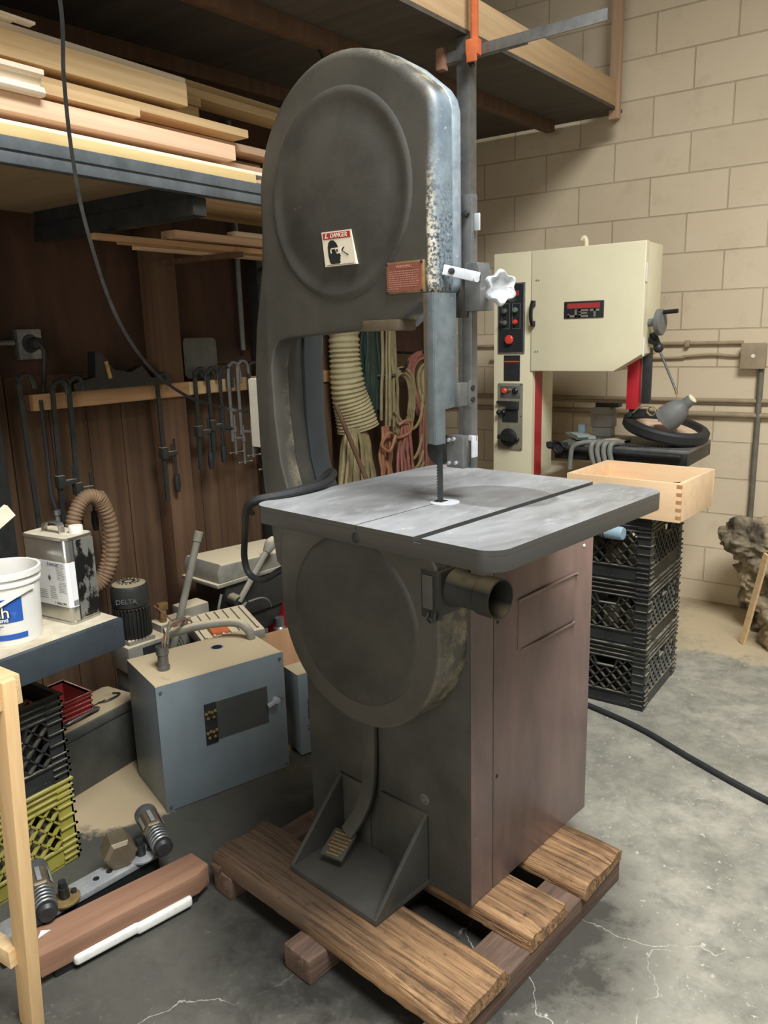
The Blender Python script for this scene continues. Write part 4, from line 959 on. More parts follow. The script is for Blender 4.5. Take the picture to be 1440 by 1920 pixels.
# ---------------------------------------------------------------- milk crates
def crate_parts(w, d, h, m, root, holes=True):
    hw, hd = w/2, d/2; t = .005
    b = B()
    # corner posts with ribs
    for sx in (-1, 1):
        for sy in (-1, 1):
            b.box(sx*hw, sx*(hw-.05), sy*hd, sy*(hd-.006), .004, h-.002); b.box(sx*hw, sx*(hw-.006), sy*hd, sy*(hd-.05), .004, h-.002)
            z = .022
            while z < h-.015:
                b.box(sx*(hw+.006), sx*(hw-.05), sy*(hd+.006), sy*(hd-.002), z, z+.0045); b.box(sx*(hw+.006), sx*(hw-.002), sy*(hd+.006), sy*(hd-.05), z, z+.0045); z += .0205 if z < .07 or z > h-.075 else .036
    # bottom band with feet and top rim with fins
    def ring(z0, z1, o0, th):
        b.box(-hw-o0, hw+o0, -hd-o0, -hd+th, z0, z1); b.box(-hw-o0, hw+o0, hd-th, hd+o0, z0, z1)
        b.box(-hw-o0, -hw+th, -hd+th, hd-th, z0, z1); b.box(hw-th, hw+o0, -hd+th, hd-th, z0, z1)
    ring(.010, .064, -.001, .006); ring(0, .010, -.004, .012); ring(.060, .066, .005, .006)
    ring(h-.064, h-.059, .005, .006); ring(h-.044, h-.040, .005, .006); ring(h-.024, h-.020, .005, .006); ring(h-.006, h, .007, .008)
    ring(h-.062, h-.002, -.003, .005)
    body = b.build('crate_body', m, root)
    for k in range(6):
        pass
    b = B(); n = 9
    for i in range(n+1): b.box(-hw+.005+(w-.01)*i/n-.003, -hw+.005+(w-.01)*i/n+.003, -hd, hd, .012, .018)
    for i in range(n+1): b.box(-hw, hw, -hd+.005+(d-.01)*i/n-.003, -hd+.005+(d-.01)*i/n+.003, .012, .018)
    b.build('crate_floor', m, root)
    z0, z1 = .064, h-.060
    def lattice(L, T):
        """T maps (u, z, depth) to crate space"""
        b = B(); sp_ = .047; hz = z1-z0; hole = (-.055, .055, z1-.045, z1+.001)
        segs = []
        k = -L
        while k < L*1.5:
            for sgn in (1, -1):
                a0 = k; p0, p1 = (a0, z0), (a0+hz*.95, z1)
                if sgn < 0: p0, p1 = (a0, z1), (a0+hz*.95, z0)
                N = 44; run = []
                for i in range(N+1):
                    u = p0[0]+(p1[0]-p0[0])*i/N; z = p0[1]+(p1[1]-p0[1])*i/N
                    inside = abs(u) <= L/2-.045 and not (holes and hole[0]-(z1-z)*-.35 < u < hole[1]-(z1-z)*.35 and z > hole[2])
                    if inside: run.append((u, z))
                    if (not inside or i == N) and len(run) > 1:
                        segs.append((run[0], run[-1])); run = []
                    elif not inside: run = []
            k += sp_
        for (ua, za), (ub, zb) in segs:
            pa, pb = V(T(ua, za, .006)), V(T(ub, zb, .006)); nrm = V(T(0, 0, 1))-V(T(0, 0, 0))
            b.beam(pa, pb, .0052, .014, nrm)
        if holes:
            for q in (((-.055, z1), (-.039, z1-.045)), ((-.039, z1-.045), (.039, z1-.045)), ((.039, z1-.045), (.055, z1))):
                pa, pb = V(T(*q[0], .005)), V(T(*q[1], .005)); nrm = V(T(0, 0, 1))-V(T(0, 0, 0)); b.beam(pa, pb, .006, .016, nrm)
        b.build('lattice_panel', m, root)
    lattice(w, lambda u, z, dd: (u, -hd+dd, z)); lattice(w, lambda u, z, dd: (-u, hd-dd, z))
    lattice(d, lambda u, z, dd: (hw-dd, u, z)); lattice(d, lambda u, z, dd: (-hw+dd, -u, z))
CX, CY = -1.045, 3.272
c0 = thing('milk_crate', 'black plastic milk crate on the floor at the bottom of the three crate stack', 'crate', (CX, CY, 0), 0, 'stacked black milk crates')
crate_parts(.33, .46, .276, mt['crateblack'], c0)
dup(c0, (CX, CY, .276), 0, 'black plastic milk crate in the middle of the three crate stack')
dup(c0, (CX, CY, .552), 0, 'black plastic milk crate under the maple drawer at the top of the stack')
def jar(name, loc, r, h, m, label, group, axis=(0, 0, 1)):
    b = B(); b.lathe([(r*.9, 0), (r, .006), (r, h*.82), (r*.8, h*.92), (r*.62, h*.94), (r*.62, h), (.0001, h)], loc, axis, 20); b.solo(name, m, label, 'jar' if name == 'jar' else 'can', group)
k = 0
for lev, g in ((1, 'dusty cans in the middle crate'), (2, 'dusty cans in the top crate')):
    for i in range(3):
        for j in range(2):
            jar('can', (CX-.10+.10*i, CY-.165+.11*j, .276*lev+.0185), .040, .15-.02*((i+j+lev) % 2), mt['cangrey' if (i+j) % 2 else 'canolive'],
                'dusty %s can behind the lattice of the %s black crate' % ('grey' if (i+j) % 2 else 'olive', 'middle' if lev == 1 else 'top'), g+(' grey' if (i+j) % 2 else ' olive'))
t = thing('bottle', 'pale blue plastic bottle lying across the front of the top black crate', 'bottle', (-1.028, 3.022, .757))
b = B(); b.lathe([(.0001, 0), (.018, .002), (.026, .010), (.027, .075), (.024, .083), (.0001, .084)], (-.035, 0, 0), (1, -.12, .02), 24); b.build('bottle_body', mt['bottleblue'], t)
b = B(); b.lathe([(.026, 0), (.020, .022), (.012, .04), (.012, .05)], (-.036, 0, 0), (-1, .12, -.1), 20); b.build('bottle_neck', mt['canolive'], t, label='olive bottle neck')

# ---------------------------------------------------------------- driftwood by the wall, lath, cable, conduits
def blob(parts, seed, sub=4, amp=.035, fr=9):
    from mathutils import noise as mn
    bm = bmesh.new(); b = B()
    for (c, sc, rz, ry) in parts:
        b2 = bmesh.new(); bmesh.ops.create_icosphere(b2, subdivisions=sub, radius=1)
        R = Matrix.Rotation(rz, 3, 'Z') @ Matrix.Rotation(ry, 3, 'Y')
        vs = []
        for v in b2.verts:
            p = R @ V((v.co.x*sc[0], v.co.y*sc[1], v.co.z*sc[2]))+V(c)
            nn = (R @ v.co).normalized()
            q = V((p.x*fr, p.y*fr, p.z*fr*1.8))+V((seed, seed*2, 0))
            d = mn.noise(q)*amp+abs(mn.noise(q*2.3))*amp*.8+mn.noise(q*5)*amp*.25
            p = p+nn*d; p.z = max(p.z, 0)
            vs.append(p)
        b.add(vs, [[w.index for w in f.verts] for f in b2.faces]); b2.free()
    return b
blob([((-.66, 4.25, .47), (.19, .15, .10), .3, .25), ((-.50, 4.22, .42), (.22, .16, .13), 0, .1), ((-.62, 4.30, .30), (.15, .14, .15), 0, 0),
      ((-.55, 4.28, .15), (.15, .14, .16), 0, 0), ((-.40, 4.06, .13), (.19, .19, .13), .5, 0), ((-.45, 4.25, .3), (.2, .2, .2), 0, 0)], 3, 5, .06, 8).solo(
      'driftwood_stump', mt['drift'], 'gnarled grey driftwood stump standing by the block wall', 'stump', angle=80)
b = B(); b.beam((-.690, 4.02, .004), (-.598, 3.93, .50), .034, .012, (1, 1, 0)); b.solo('wood_lath', mt['pine'], 'thin pale lath leaning in front of the driftwood stump', 'lath')
b = B(); b.tube(smoothpath([(-1.6, 3.05, .011), (-1.3, 3.02, .011), (-1.09, 2.966, .011), (-.84, 2.882, .011), (-.60, 2.752, .011), (-.33, 2.62, .011), (.0, 2.5, .011), (.5, 2.4, .011)], 8), .011, 10); b.solo('floor_cable', mt['rubber'], 'thick black cable lying across the floor on the right', 'cable')
WY = 4.594
def pipe(name, pts, r, label, straps, m='wallpipe', group=None):
    t = thing(name, label, 'conduit', pts[0], 0, group)
    b = B(pts[0]); b.tube(pts, r, 12); b.build('pipe', mt[m], t)
    for (x, z) in straps:
        b = B(pts[0]); b.box(x-.012, x+.012, WY-.03, WY, z-r-.006, z+r+.006); b.build('strap', mt[m], t, bevel=.003)
pipe('conduit', [(-2.6, WY-.012, 1.463), (-.895, WY-.012, 1.463)], .011, 'upper thin painted conduit running along the block wall to the junction box', [(-1.18, 1.463)])
b = B(); b.tube(smoothpath([(-2.4, WY-.012, 1.372), (-1.3, WY-.012, 1.384), (-1.2, WY-.012, 1.392), (-1.05, WY-.014, 1.402), (-.95, WY-.012, 1.394), (-.895, WY-.012, 1.394)], 6), .008, 10); b.solo('flexible_conduit', mt['wallpipe'], 'wavy flexible conduit just below the upper pipe on the block wall', 'conduit')
pipe('conduit', [(-2.8, WY-.014, 1.150), (.9, WY-.014, 1.160)], .013, 'middle painted pipe crossing the block wall behind the cream saw', [(-.45, 1.157)])
pipe('conduit', [(-2.8, WY-.018, 1.075), (.9, WY-.018, 1.085)], .016, 'lowest thick painted pipe crossing the block wall behind the cream saw', [])
t = thing('junction_box', 'square painted junction box on the block wall at the right', 'junction box', (-.835, WY, 1.395))
b = B(); b.box(-.058, .058, -.05, 0, -.063, .063); b.build('box_body', mt['wallpipe'], t, bevel=.006)
b = B(); b.box(-.062, .062, -.055, -.048, -.067, .067); bc = b.build('box_cover', mt['wallpipe'], t, bevel=.003)
b = B(); b.lathe([(.010, 0), (.010, .002), (.004, .003)], (0, -.055, 0), (0, -1, 0), 14); b.build('knockout', mt['white'], bc)
pipe('conduit', [(-.795, WY-.020, 1.33), (-.795, WY-.020, .58), (-.795, WY-.020, .0)], .015, 'vertical conduit dropping from the junction box to the driftwood', [(-.795, 1.31)], 'pipegrey')
# tools and valves between the column and the cream saw
t = thing('air_valve', 'dark shut off valve with lever on the wall left of the cream saw', 'valve', (-2.26, 4.55, 1.2))
b = B(); b.box(-.02, .02, -.01, .044, .38, .42); b.box(-.02, .03, -.01, .044, -.25, -.21); b.build('valve_clip', mt['steel_dark'], t)
b = B(); b.tube([(-.02, 0, .5), (-.015, 0, .28), (0, 0, .0), (.03, .02, -.4)], .012, 10); b.build('valve_pipe', mt['steel_dark'], t)
b = B(); b.cyl((-.03, -.03, .12), (.03, -.03, .12), .022, n=12); b.cyl((-.03, -.03, -.02), (.02, -.03, -.02), .020, n=12); b.build('valve_body', mt['steel_dull'], t)
b = B(); b.lathe([(.010, 0), (.016, .08)], (-.015, 0, .32), (0, 0, 1), 10); b.build('valve_lever', mt['black'], t)
# ================================================================ steel rack along the plank wall: bench shelf below, lumber shelf above
rk = thing('storage_rack', 'blue grey steel rack with low shelf and lumber shelf along the plank wall', 'rack', (-2.4, .8, 0))
RO = (-2.4, .8, 0)
def RB(): return B(RO)
b = RB(); b.box(-1.945, -1.925, -.5, 1.346, .668, .757); b.box(-1.965, -1.93, -.5, 1.346, .668, .674); b.build('shelf_channel', mt['shelfblue'], rk, label='blue grey front channel of the low shelf', bevel=.003)
b = RB(); b.box(-2.86, -1.945, -.5, 1.344, .735, .7565); b.build('shelf_board', mt['benchtop'], rk, bevel=.001)
b = RB(); b.box(-1.955, -1.922, -.5, 2.75, 1.991, 2.018); b.box(-1.951, -1.928, -.5, 2.75, 2.016, 2.026); b.box(-1.955, -1.922, -.5, 2.75, 2.024, 2.055); b.build('shelf_beam', mt['beamblue'], rk, label='scuffed front beam of the lumber shelf', bevel=.002)
b = RB(); b.box(-2.86, -1.955, -.5, 1.80, 2.035, 2.055); b.build('shelf_deck', mt['shelfply_lit'], rk)
for y0 in (.55, 1.80):
    b = RB(); b.beam((-1.955, y0, 1.963), (-2.83, y0, 1.957), .055, .056); b.box(-1.955, -2.83, y0-.02, y0+.02, 1.985, 2.053); b.build('shelf_arm', mt['steel_dark'], rk, bevel=.003)
for y0 in (.2, 1.50, 2.95):
    b = RB(); b.box(-2.86, -2.80, y0-.035, y0+.035, 0, 2.05); b.build('upright', mt['steel_dark'], rk, bevel=.003)
for y0 in (.2, 1.50-.2):
    b = RB(); b.box(-2.81, -1.95, y0-.03, y0+.03, .69, .735); b.build('shelf_arm', mt['steel_dark'], rk, bevel=.003)
post = thing('steel_post', 'square steel post holding up the loft edge behind the big bandsaw', 'post', (-1.603, 2.865, 0))
b = B(); b.box(-.028, .028, -.028, .028, 0, lz(2.865)-.018); b.build('post', mt['steel_dull'], post, bevel=.003)
b = B(); b.box(-.07, .07, -.07, .07, 0, .01); b.build('foot_plate', mt['steel_dark'], post)
bar = thing('steel_bar', 'flat steel bar sticking out under the loft above the big bandsaw', 'bar', (-1.36, 2.825, 2.57))
b = B(); b.beam((-.33, .0, -.004), (.315, 0, .006), .007, .038); b.build('bar', mt['steel_dull'], bar, bevel=.0015)
b = B(); b.beam((-.33, .010, -.022), (.02, .010, -.014), .016, .010); b.build('bar_flange', mt['steel_dull'], bar)
oc = thing('bar_clamp', 'orange bar clamp gripping the flat steel bar under the loft', 'clamp', (-1.537, 2.806, 2.53))
b = B(); b.box(-.013, .013, -.008, .010, .04, .40); b.box(-.006, .006, -.013, -.006, .06, .40); b.build('clamp_bar', mt['orange'], oc, bevel=.002)
b = B(); b.box(-.024, .024, -.024, .013, .014, .068); b.box(-.019, .021, -.027, -.016, -.010, .025); b.build('clamp_jaw', mt['orange'], oc, bevel=.003)
b = B(); b.cyl((-.016, -.008, 0), (.0, -.008, -.02), .010, n=10); b.build('clamp_screw', mt['steel_dark'], oc)
b = B(); b.box(-1.70, -1.665, 2.80, 2.835, 2.525, 2.60); b.solo('wood_block', mt['redwood'], 'small reddish wooden block at the left end of the flat steel bar', 'block', bevel=.004)

# ---------------------------------------------------------------- lumber on the upper shelf: rows from the beam upward
LG = 'boards stacked on the lumber shelf'
def lum(x0, w, z0, z1, ya, yb, m, label, sk=0.0, name='board', step=None, group=LG):
    """board along y, front face at x0, running back to x0-w; sk swings the far end"""
    b = B(); dy = yb-ya
    def P(u, v, x): return None
    out = [(-w, 0), (0, 0), (0, z1-z0), (-w, z1-z0)]
    if step: out = step(w, z1-z0)
    n = len(out); vs = []
    for (t, yy) in ((0, ya), (1, yb)):
        for (px, pz) in out: vs.append((x0+px+sk*t, yy, z0+pz))
    b.add(vs, [tuple(range(n)), tuple(range(2*n-1, n-1, -1))]+[(i, (i+1) % n, (i+1) % n+n, i+n) for i in range(n)])
    return b.solo(name, mt[m], label, 'board', group, bevel=.0015)
crown = lambda w, h: [(-w, 0), (-.006, 0), (0, .008), (-.006, h*.35), (-.022, h*.45), (-.014, h*.7), (0, h*.8), (0, h), (-w, h)]
ogee = lambda w, h: [(-w, 0), (0, 0), (0, h*.45), (-.010, h*.5), (-.016, h*.75), (-.03, h*.8), (-.03, h), (-w, h)]
E0 = .1
rows = [
 # row on the beam
 (-1.928, .10, 2.0555, 2.083, E0, 2.03, 'yellow', 'yellow edged board lying lowest along the shelf beam', 0),
 (-2.035, .12, 2.0555, 2.080, E0, 2.32, 'pine', 'pale board just behind the yellow edged board', 0),
 (-2.16, .18, 2.0555, 2.082, .4, 2.52, 'pine_pink', 'pinkish board in the lowest lumber row with its end by the saw head', 0),
 (-2.36, .28, 2.0555, 2.082, .3, 2.9, 'pine', 'wide board lying deepest in the lowest lumber row', 0),
 (-1.935, .09, 2.0835, 2.094, E0, 2.10, 'pine_white', 'thin white strip on top of the yellow edged board', 0),
 (-2.03, .14, 2.0835, 2.0945, E0, 2.24, 'pine_pink', 'thin pinkish strip behind the thin white strip', 0),
 (-2.18, .40, 2.0835, 2.0945, .3, 2.6, 'pine', 'wide thin board under the pinkish plank', 0),
 (-2.03, .065, 2.095, 2.119, .3, 2.16, 'pine', 'board in shadow under the wide pinkish plank', 0),
 (-2.10, .13, 2.095, 2.119, .3, 2.45, 'pine_pink', 'longer board in the third lumber row by the saw head', 0),
 (-2.24, .36, 2.095, 2.119, .3, 2.7, 'pine', 'wide board deep in the third lumber row', 0),
 (-1.95, .12, 2.1195, 2.164, E0, 1.965, 'pine_pink', 'wide pinkish plank with a square cut end above the shelf beam', 0),
 (-2.10, .10, 2.1195, 2.150, .3, 2.25, 'pine_pink', 'pink plank just behind the wide pinkish plank', .02),
 (-2.21, .35, 2.1195, 2.163, .3, 2.6, 'pine', 'thick board behind the pink planks', 0),
 (-2.06, .10, 2.1645, 2.181, .2, 1.72, 'pine_pink', 'brownish board under the white moulding', 0),
 (-2.16, .40, 2.1645, 2.181, .3, 2.3, 'pine', 'thin wide board above the thick board', 0),
 (-1.955, .09, 2.1815, 2.208, E0, 1.60, 'pine', 'short pale board with angled end above the pinkish plank', 0),
 (-2.085, .08, 2.1815, 2.206, .3, 2.30, 'pine_pink', 'slender board slanting down toward the saw head', .035),
 (-2.20, .36, 2.1815, 2.207, .3, 2.2, 'pine', 'board deep in the sixth lumber row', 0),
 (-1.985, .10, 2.2085, 2.233, .3, 2.065, 'pine', 'pale board with worn rounded end nearest the saw head', 0),
 (-2.10, .42, 2.2085, 2.233, .3, 1.9, 'pine_pink', 'wide pinkish board in the seventh lumber row', 0),
 (-2.055, .08, 2.2335, 2.252, E0, 1.70, 'pine_pink', 'brown faced board under the wide tan plank', 0),
 (-2.14, .40, 2.2335, 2.252, .3, 2.0, 'pine', 'thin board under the long top moulding', 0),
 (-1.975, .12, 2.2525, 2.315, E0, 1.80, 'pine', 'wide tan plank standing out near the top of the stack', 0),
 (-2.10, .08, 2.2525, 2.30, .3, 1.96, 'pine', 'stepped board end behind the wide tan plank', 0),
 (-2.20, .36, 2.2525, 2.315, .3, 1.98, 'pine', 'thick board carrying the long top moulding', 0),
 (-1.995, .12, 2.3155, 2.338, E0, 1.815, 'pine_white', 'pale board lying on the wide tan plank', 0),
 (-2.13, .42, 2.3155, 2.345, .3, 2.0, 'pine', 'board under the long top moulding', 0),
]
for r in rows:
    lum(*r[:7], r[7], r[8])
lum(-2.14, .10, 2.3455, 2.405, .2, 2.72, 'pine', 'long pale moulding topmost at the back of the lumber stack', 0, 'moulding', ogee)
lum(-1.956, .07, 2.2085, 2.214, E0, .9, 'pine_white', 'thin white strip lying over the short pale board', 0)
lum(-1.922, .030, 2.1645, 2.226, E0, 1.285, 'pine_white', 'white crown moulding with a shaped end at the left', 0, 'moulding', crown)
lum(-1.985, .13, 2.3385, 2.365, E0, 1.20, 'pine_white', 'white board topmost at the left end of the stack', 0)
b = B(); b.box(-2.0, -1.97, 1.20, 1.255, 2.3385, 2.348); b.beam((-1.975, 1.20, 2.345), (-1.972, 1.30, 2.342), .03, .006); b.solo('wood_offcut', mt['pine_white'], 'ragged white offcut hanging at the broken end of the top left board', 'offcut', LG)

# sticks under the shelf
b = RB(); b.beam((-2.83, 2.95, 1.883), (-2.30, 2.95, 1.883), .03, .020); b.build('stick_arm', mt['steel_dark'], rk)
b = RB(); b.beam((-2.83, 2.35, 1.8835), (-2.34, 2.35, 1.8835), .03, .02); b.build('stick_arm', mt['stud'], rk)
SG = 'sticks on the arms below the lumber shelf'
lum(-2.36, .03, 1.894, 1.914, 1.70, 2.9, 'cleat', 'lowest thin brown stick below the lumber shelf', 0, 'stick', None, SG)
lum(-2.42, .03, 1.894, 1.918, 1.85, 3.05, 'cleat', 'second thin brown stick below the lumber shelf', .02, 'stick', None, SG)
lum(-2.47, .09, 1.894, 1.925, 2.0, 3.3, 'pine_pink', 'wider board lying behind the thin sticks below the lumber shelf', 0, 'board', None, SG)
lum(-2.38, .08, 1.926, 1.956, 2.06, 3.2, 'pine_pink', 'pinkish board topmost on the arms below the lumber shelf', 0, 'board', None, SG)
lum(-2.37, .05, 1.9565, 1.975, 2.36, 3.2, 'pine_white', 'short white strip on the boards below the lumber shelf', 0, 'board', None, SG)

# hanging bandsaw blade loop
hb = smoothpath([(-1.70, 1.16, 2.572), (-1.755, 1.235, 2.33), (-1.80, 1.255, 2.18), (-1.85, 1.29, 2.02), (-1.90, 1.345, 1.855), (-1.95, 1.445, 1.636), (-1.97, 1.565, 1.48), (-1.97, 1.70, 1.383), (-1.94, 1.835, 1.333), (-1.87, 1.86, 1.322), (-1.80, 1.80, 1.325)], 8)
b = B(); b.ribbon(hb, .0095, .0012, (.45, .6, .5)); b.solo('steel_strip', mt['springwire'], 'long thin saw blade strip hanging from the loft in front of the lumber', 'saw blade')
b = B(); b.ribbon([(-1.99, 2.36, 2.612), (-1.98, 2.43, 2.595), (-1.95, 2.46, 2.50), (-1.86, 2.44, 2.2), (-1.80, 2.42, 1.9), (-1.78, 2.40, 1.7)], .016, .0015, (0, 1, .2)); b.solo('steel_strip', mt['springwire'], 'short strip of blade hanging from the loft behind the saw head', 'saw blade')

# ---------------------------------------------------------------- plank wall: cleat, clamps, outlet
cl = thing('wall_cleat', 'brown wooden cleat rail screwed along the plank wall', 'rail', (-2.81, 2.6, 1.31))
b = B(); b.box(-.015, .010, -.93, .94, 0, .062); b.build('rail', mt['cleat'], cl, bevel=.002)
b = B(); b.box(.010, .016, -.17, .05, .004, .060); b.build('rail_patch', mt['pine'], cl, label='paler piece of the rail', bevel=.001)
for yy in (-.90, -.11, .6, .9):
    b = B(); b.box(-.09, -.015, yy-.02, yy+.02, .0, .06); b.build('rail_block', mt['stud'], cl)
def bar_clamp(y, ztop, L, label, ang=0.0, x=-2.80, wide=.07):
    t = thing('bar_clamp', label, 'clamp', (x, y, ztop-L), 0, 'clamps hanging on the wall rail')
    dy = math.tan(ang)
    b = B(); b.beam((0.018, 0, L), (0.018, dy*L, 0), .018, .008, (1, 0, 0)); b.build('clamp_bar', mt['steel_dark'], t)
    b = B(); b.tube(smoothpath([(.018, -.005, L-.02), (.02, .018, L+.004), (.022, wide*.6, L+.004), (.024, wide*.8, L-.02), (.026, wide*.82, L-.045)], 5), .010, 10); b.build('clamp_head', mt['steel_dark'], t)
    zz = L*.38; yy = dy*(L-zz)
    b = B(); b.box(.002, .034, yy-.014, yy+.018, zz-.02, zz+.03); b.box(.006, .03, yy+.018, yy+wide, zz-.012, zz+.008); b.build('sliding_jaw', mt['dustyblack'], t, bevel=.004)
    b = B(); b.cyl((.018, yy+wide*.9, zz+.06), (.018, yy+wide*.9, zz-.10), .006, n=8); b.lathe([(.013, 0), (.015, .05), (.010, .08)], (.018, yy+wide*.9, zz-.10), (0, 0, -1), 12); b.build('clamp_screw', mt['steel_dark'], t)
    return t
bar_clamp(1.61, 1.44, 1.0, 'large dark bar clamp hanging at the far left end of the rail', .02)
bar_clamp(1.745, 1.41, .62, 'dark bar clamp hanging left of the tan hose', -.04)
bar_clamp(1.815, 1.42, .70, 'dark bar clamp with rounded hook hanging above the tan hose', -.03)
bar_clamp(2.24, 1.41, .55, 'dark bar clamp hanging in front of the brown stud', 0)
bar_clamp(2.455, 1.42, .45, 'dark bar clamp hanging under the grey wall plate', -.02)
bar_clamp(2.53, 1.42, .42, 'dusty bar clamp with wooden grip hanging right of the grey wall plate', .01)
def c_clamp(y, ztop, L, label, m):
    t = thing('c_clamp', label, 'clamp', (-2.795, y, ztop-L), 0, 'c clamps hanging on the wall rail')
    b = B(); b.tube(smoothpath([(.02, 0, 0+.10), (.02, 0, L-.05), (.02, .015, L-.008), (.02, .04, L), (.02, .065, L-.015), (.02, .075, L-.06), (.02, .075, L-.10)], 6), .0085, 8); b.tube([(.02, 0, .115), (.02, .07, .105)], .009, 8); b.build('clamp_frame', mt[m], t)
    b = B(); b.cyl((.02, .07, .17), (.02, .07, -.02), .007, n=10); b.cyl((.02, .07, .115), (.02, .07, .09), .012, n=10); sc = b.build('clamp_screw', mt['steel_dull'], t)
    b = B(); b.cyl((.02, .035, -.01), (.02, .115, -.012), .0035, n=8); b.sphere((.02, .033, -.01), .006); b.sphere((.02, .117, -.012), .006); b.build('clamp_handle', mt['steel_dull'], sc)
c_clamp(2.60, 1.43, .40, 'dark c clamp leftmost on the right part of the rail', 'steel_dark')
c_clamp(2.655, 1.445, .47, 'steel c clamp second from the left on the right part of the rail', 'steel_dull')
c_clamp(2.715, 1.45, .45, 'large steel c clamp third from the left on the rail', 'steel_dull')
c_clamp(2.79, 1.44, .52, 'steel c clamp nearest the bandsaw column on the rail', 'steel_dark')
b = B(); b.prism(rrect(2.43, 2.625, 1.385, 1.565, .025, 5), 'yz', -2.818, -2.812); b.solo('wall_plate', mt['greydark'], 'grey metal plate with rounded corners fixed behind the clamps', 'plate')
t = thing('power_outlet', 'square metal outlet with a black plug on the plank wall', 'outlet', (-2.90, 1.725, 1.50))
b = B(); b.box(0, .04, -.05, .05, 0, .115); b.build('outlet_box', mt['steel_dull'], t, bevel=.006)
b = B(); b.lathe([(.035, 0), (.033, .006)], (.04, 0, .06), (1, 0, 0), 24); b.build('outlet_face', mt['steel_dark'], t)
b = B(); b.lathe([(.024, 0), (.022, .03), (.012, .036)], (.046, .012, .06), (1, 0, 0), 16); b.tube(smoothpath([(.075, .012, .06), (.09, .02, .03), (.08, .02, -.03), (.06, .01, -.16)], 5), .009, 8); b.build('plug', mt['rubber'], t)
b = B(); b.tube([(-2.882, .9, 1.565), (-2.882, 1.67, 1.565)], .012, 10); b.solo('conduit', mt['steel_dull'], 'short metal conduit running left from the wall outlet', 'conduit')
b = B(); b.tube([(-2.865, 2.853, 2.55), (-2.865, 2.853, 1.50)], .013, 10); b.solo('conduit', mt['steel_dull'], 'vertical conduit on the plank wall left of the saw column', 'conduit')
t = thing('hand_plane', 'black hand plane shape lying on the wall rail', 'plane', (-2.80, 2.05, 1.3725))
b = B(); b.prism([(-.22, 0), (.22, 0), (.22, .02), (.15, .035), (.11, .085), (.05, .06), (-.03, .075), (-.08, .14), (-.11, .15), (-.12, .05), (-.22, .03)], 'yz', -.025, .03, r=.006, steps=2); b.build('plane_body', mt['black'], t)
b = B(); b.obox((.03, -.06, .075), (.01, .016, .07), Matrix.Rotation(.2, 3, 'X')); b.build('plane_blade', mt['brass'], t)
# tan vacuum hose
pts = []
for i in range(70):
    a = -.55*PI+2*PI*1.45*i/69
    r = 1+.12*math.sin(i*.12)
    pts.append((-2.74+.030*math.sin(i/69*PI*2)+.05*i/69, 1.785+.085*math.cos(a)*r, .80+.185*math.sin(a)*r-.02))
pp = smoothpath(pts, 5)
b = B(); b.tube(pp, .03, 12, [.0285+.0022*(1 if i % 4 < 2 else -1) for i in range(len(pp))]); b.solo('vacuum_hose', mt['tape'], 'coiled tan ribbed vacuum hose hanging against the plank wall', 'hose', angle=70)
t = thing('hose_fitting', 'metal air fitting hanging left of the tan hose', 'fitting', (-2.78, 1.70, .80))
b = B(); b.lathe([(.008, 0), (.010, .03), (.018, .04), (.018, .07), (.010, .075), (.010, .10), (.014, .105), (.014, .125)], (0, 0, 0), (0, 0, 1), 14); b.build('fitting', mt['steel_dull'], t)
b = B(); b.tube(smoothpath([(0, 0, .12), (-.01, -.01, .2), (-.02, 0, .35), (-.02, .0, .55)], 4), .008, 8); b.build('fitting_hose', mt['rubber'], t)

# ---------------------------------------------------------------- cords and duct hanging near the corner
CG = 'cords hanging in the corner'
def hank(name, x, y, ztop, L, n, spread, r, m, label, seed, wav=0.0, flare=1.0, thick=.05):
    rnd = random.Random(seed); b = B()
    for i in range(n):
        u = (i/(n-1)-.5) if n > 1 else 0; dx = rnd.uniform(-thick, thick)*.5
        ys = y+u*spread*.35; ye = y+u*spread*flare+rnd.uniform(-.01, .01); l = L*rnd.uniform(.88, 1.0)
        p = [(x+dx*.3, ys, ztop), (x+dx, ys+(ye-ys)*.25, ztop-l*.12)]
        for k in range(1, 7):
            t = k/6; p.append((x+dx+rnd.uniform(-wav, wav), ys+(ye-ys)*(.25+.75*t)+rnd.uniform(-wav, wav)+.012*math.sin(t*PI)*u, ztop-l*(.12+.88*t)))
        b.tube(smoothpath(p, 4), r, 6)
    return b.solo(name, mt[m], label, 'cord', CG)
# ribbed cream duct
pp = smoothpath([(-2.70, 3.45, 1.80), (-2.70, 3.455, 1.55), (-2.70, 3.46, 1.40), (-2.70, 3.48, 1.25), (-2.69, 3.51, 1.14), (-2.68, 3.53, 1.04)], 22)
b = B(); N = len(pp); b.tube(pp, .1, 28, [(.082+.036*max(0, i/N-.35)/.65)+.006*math.cos(i*2*PI/4.0) for i in range(N)]); b.solo('flexible_duct', mt['duct'], 'cream ribbed flexible duct hanging behind the saw column', 'duct', angle=80)
b = B(); b.tube([(-2.84, 3.52, 1.325), (-2.60, 3.80, 1.325)], .010, 8); b.solo('hanging_rod', mt['cordgreen'], 'greenish rod across the green cord bundle', 'rod')
hank('cord_bundle', -2.68, 3.67, 1.72, .64, 18, .20, .011, 'cordgreen', 'dark green extension cord bundle beside the cream duct', 3, .004, .9)
hank('cord_bundle', -2.63, 3.80, 1.74, .72, 12, .18, .010, 'cordtan', 'tan cords hanging straight beside the dark green bundle', 4, .004, .9)
hank('cord_bundle', -2.62, 3.42, 1.06, .72, 28, .40, .011, 'cordtan', 'tan cord bundle flaring out below the cream duct', 5, .004, 1.1)
hank('cord_bundle', -2.56, 3.62, 1.05, .62, 9, .15, .010, 'cordorange', 'twisted orange cord braid tied below the cream duct', 6, .014, 1.3)
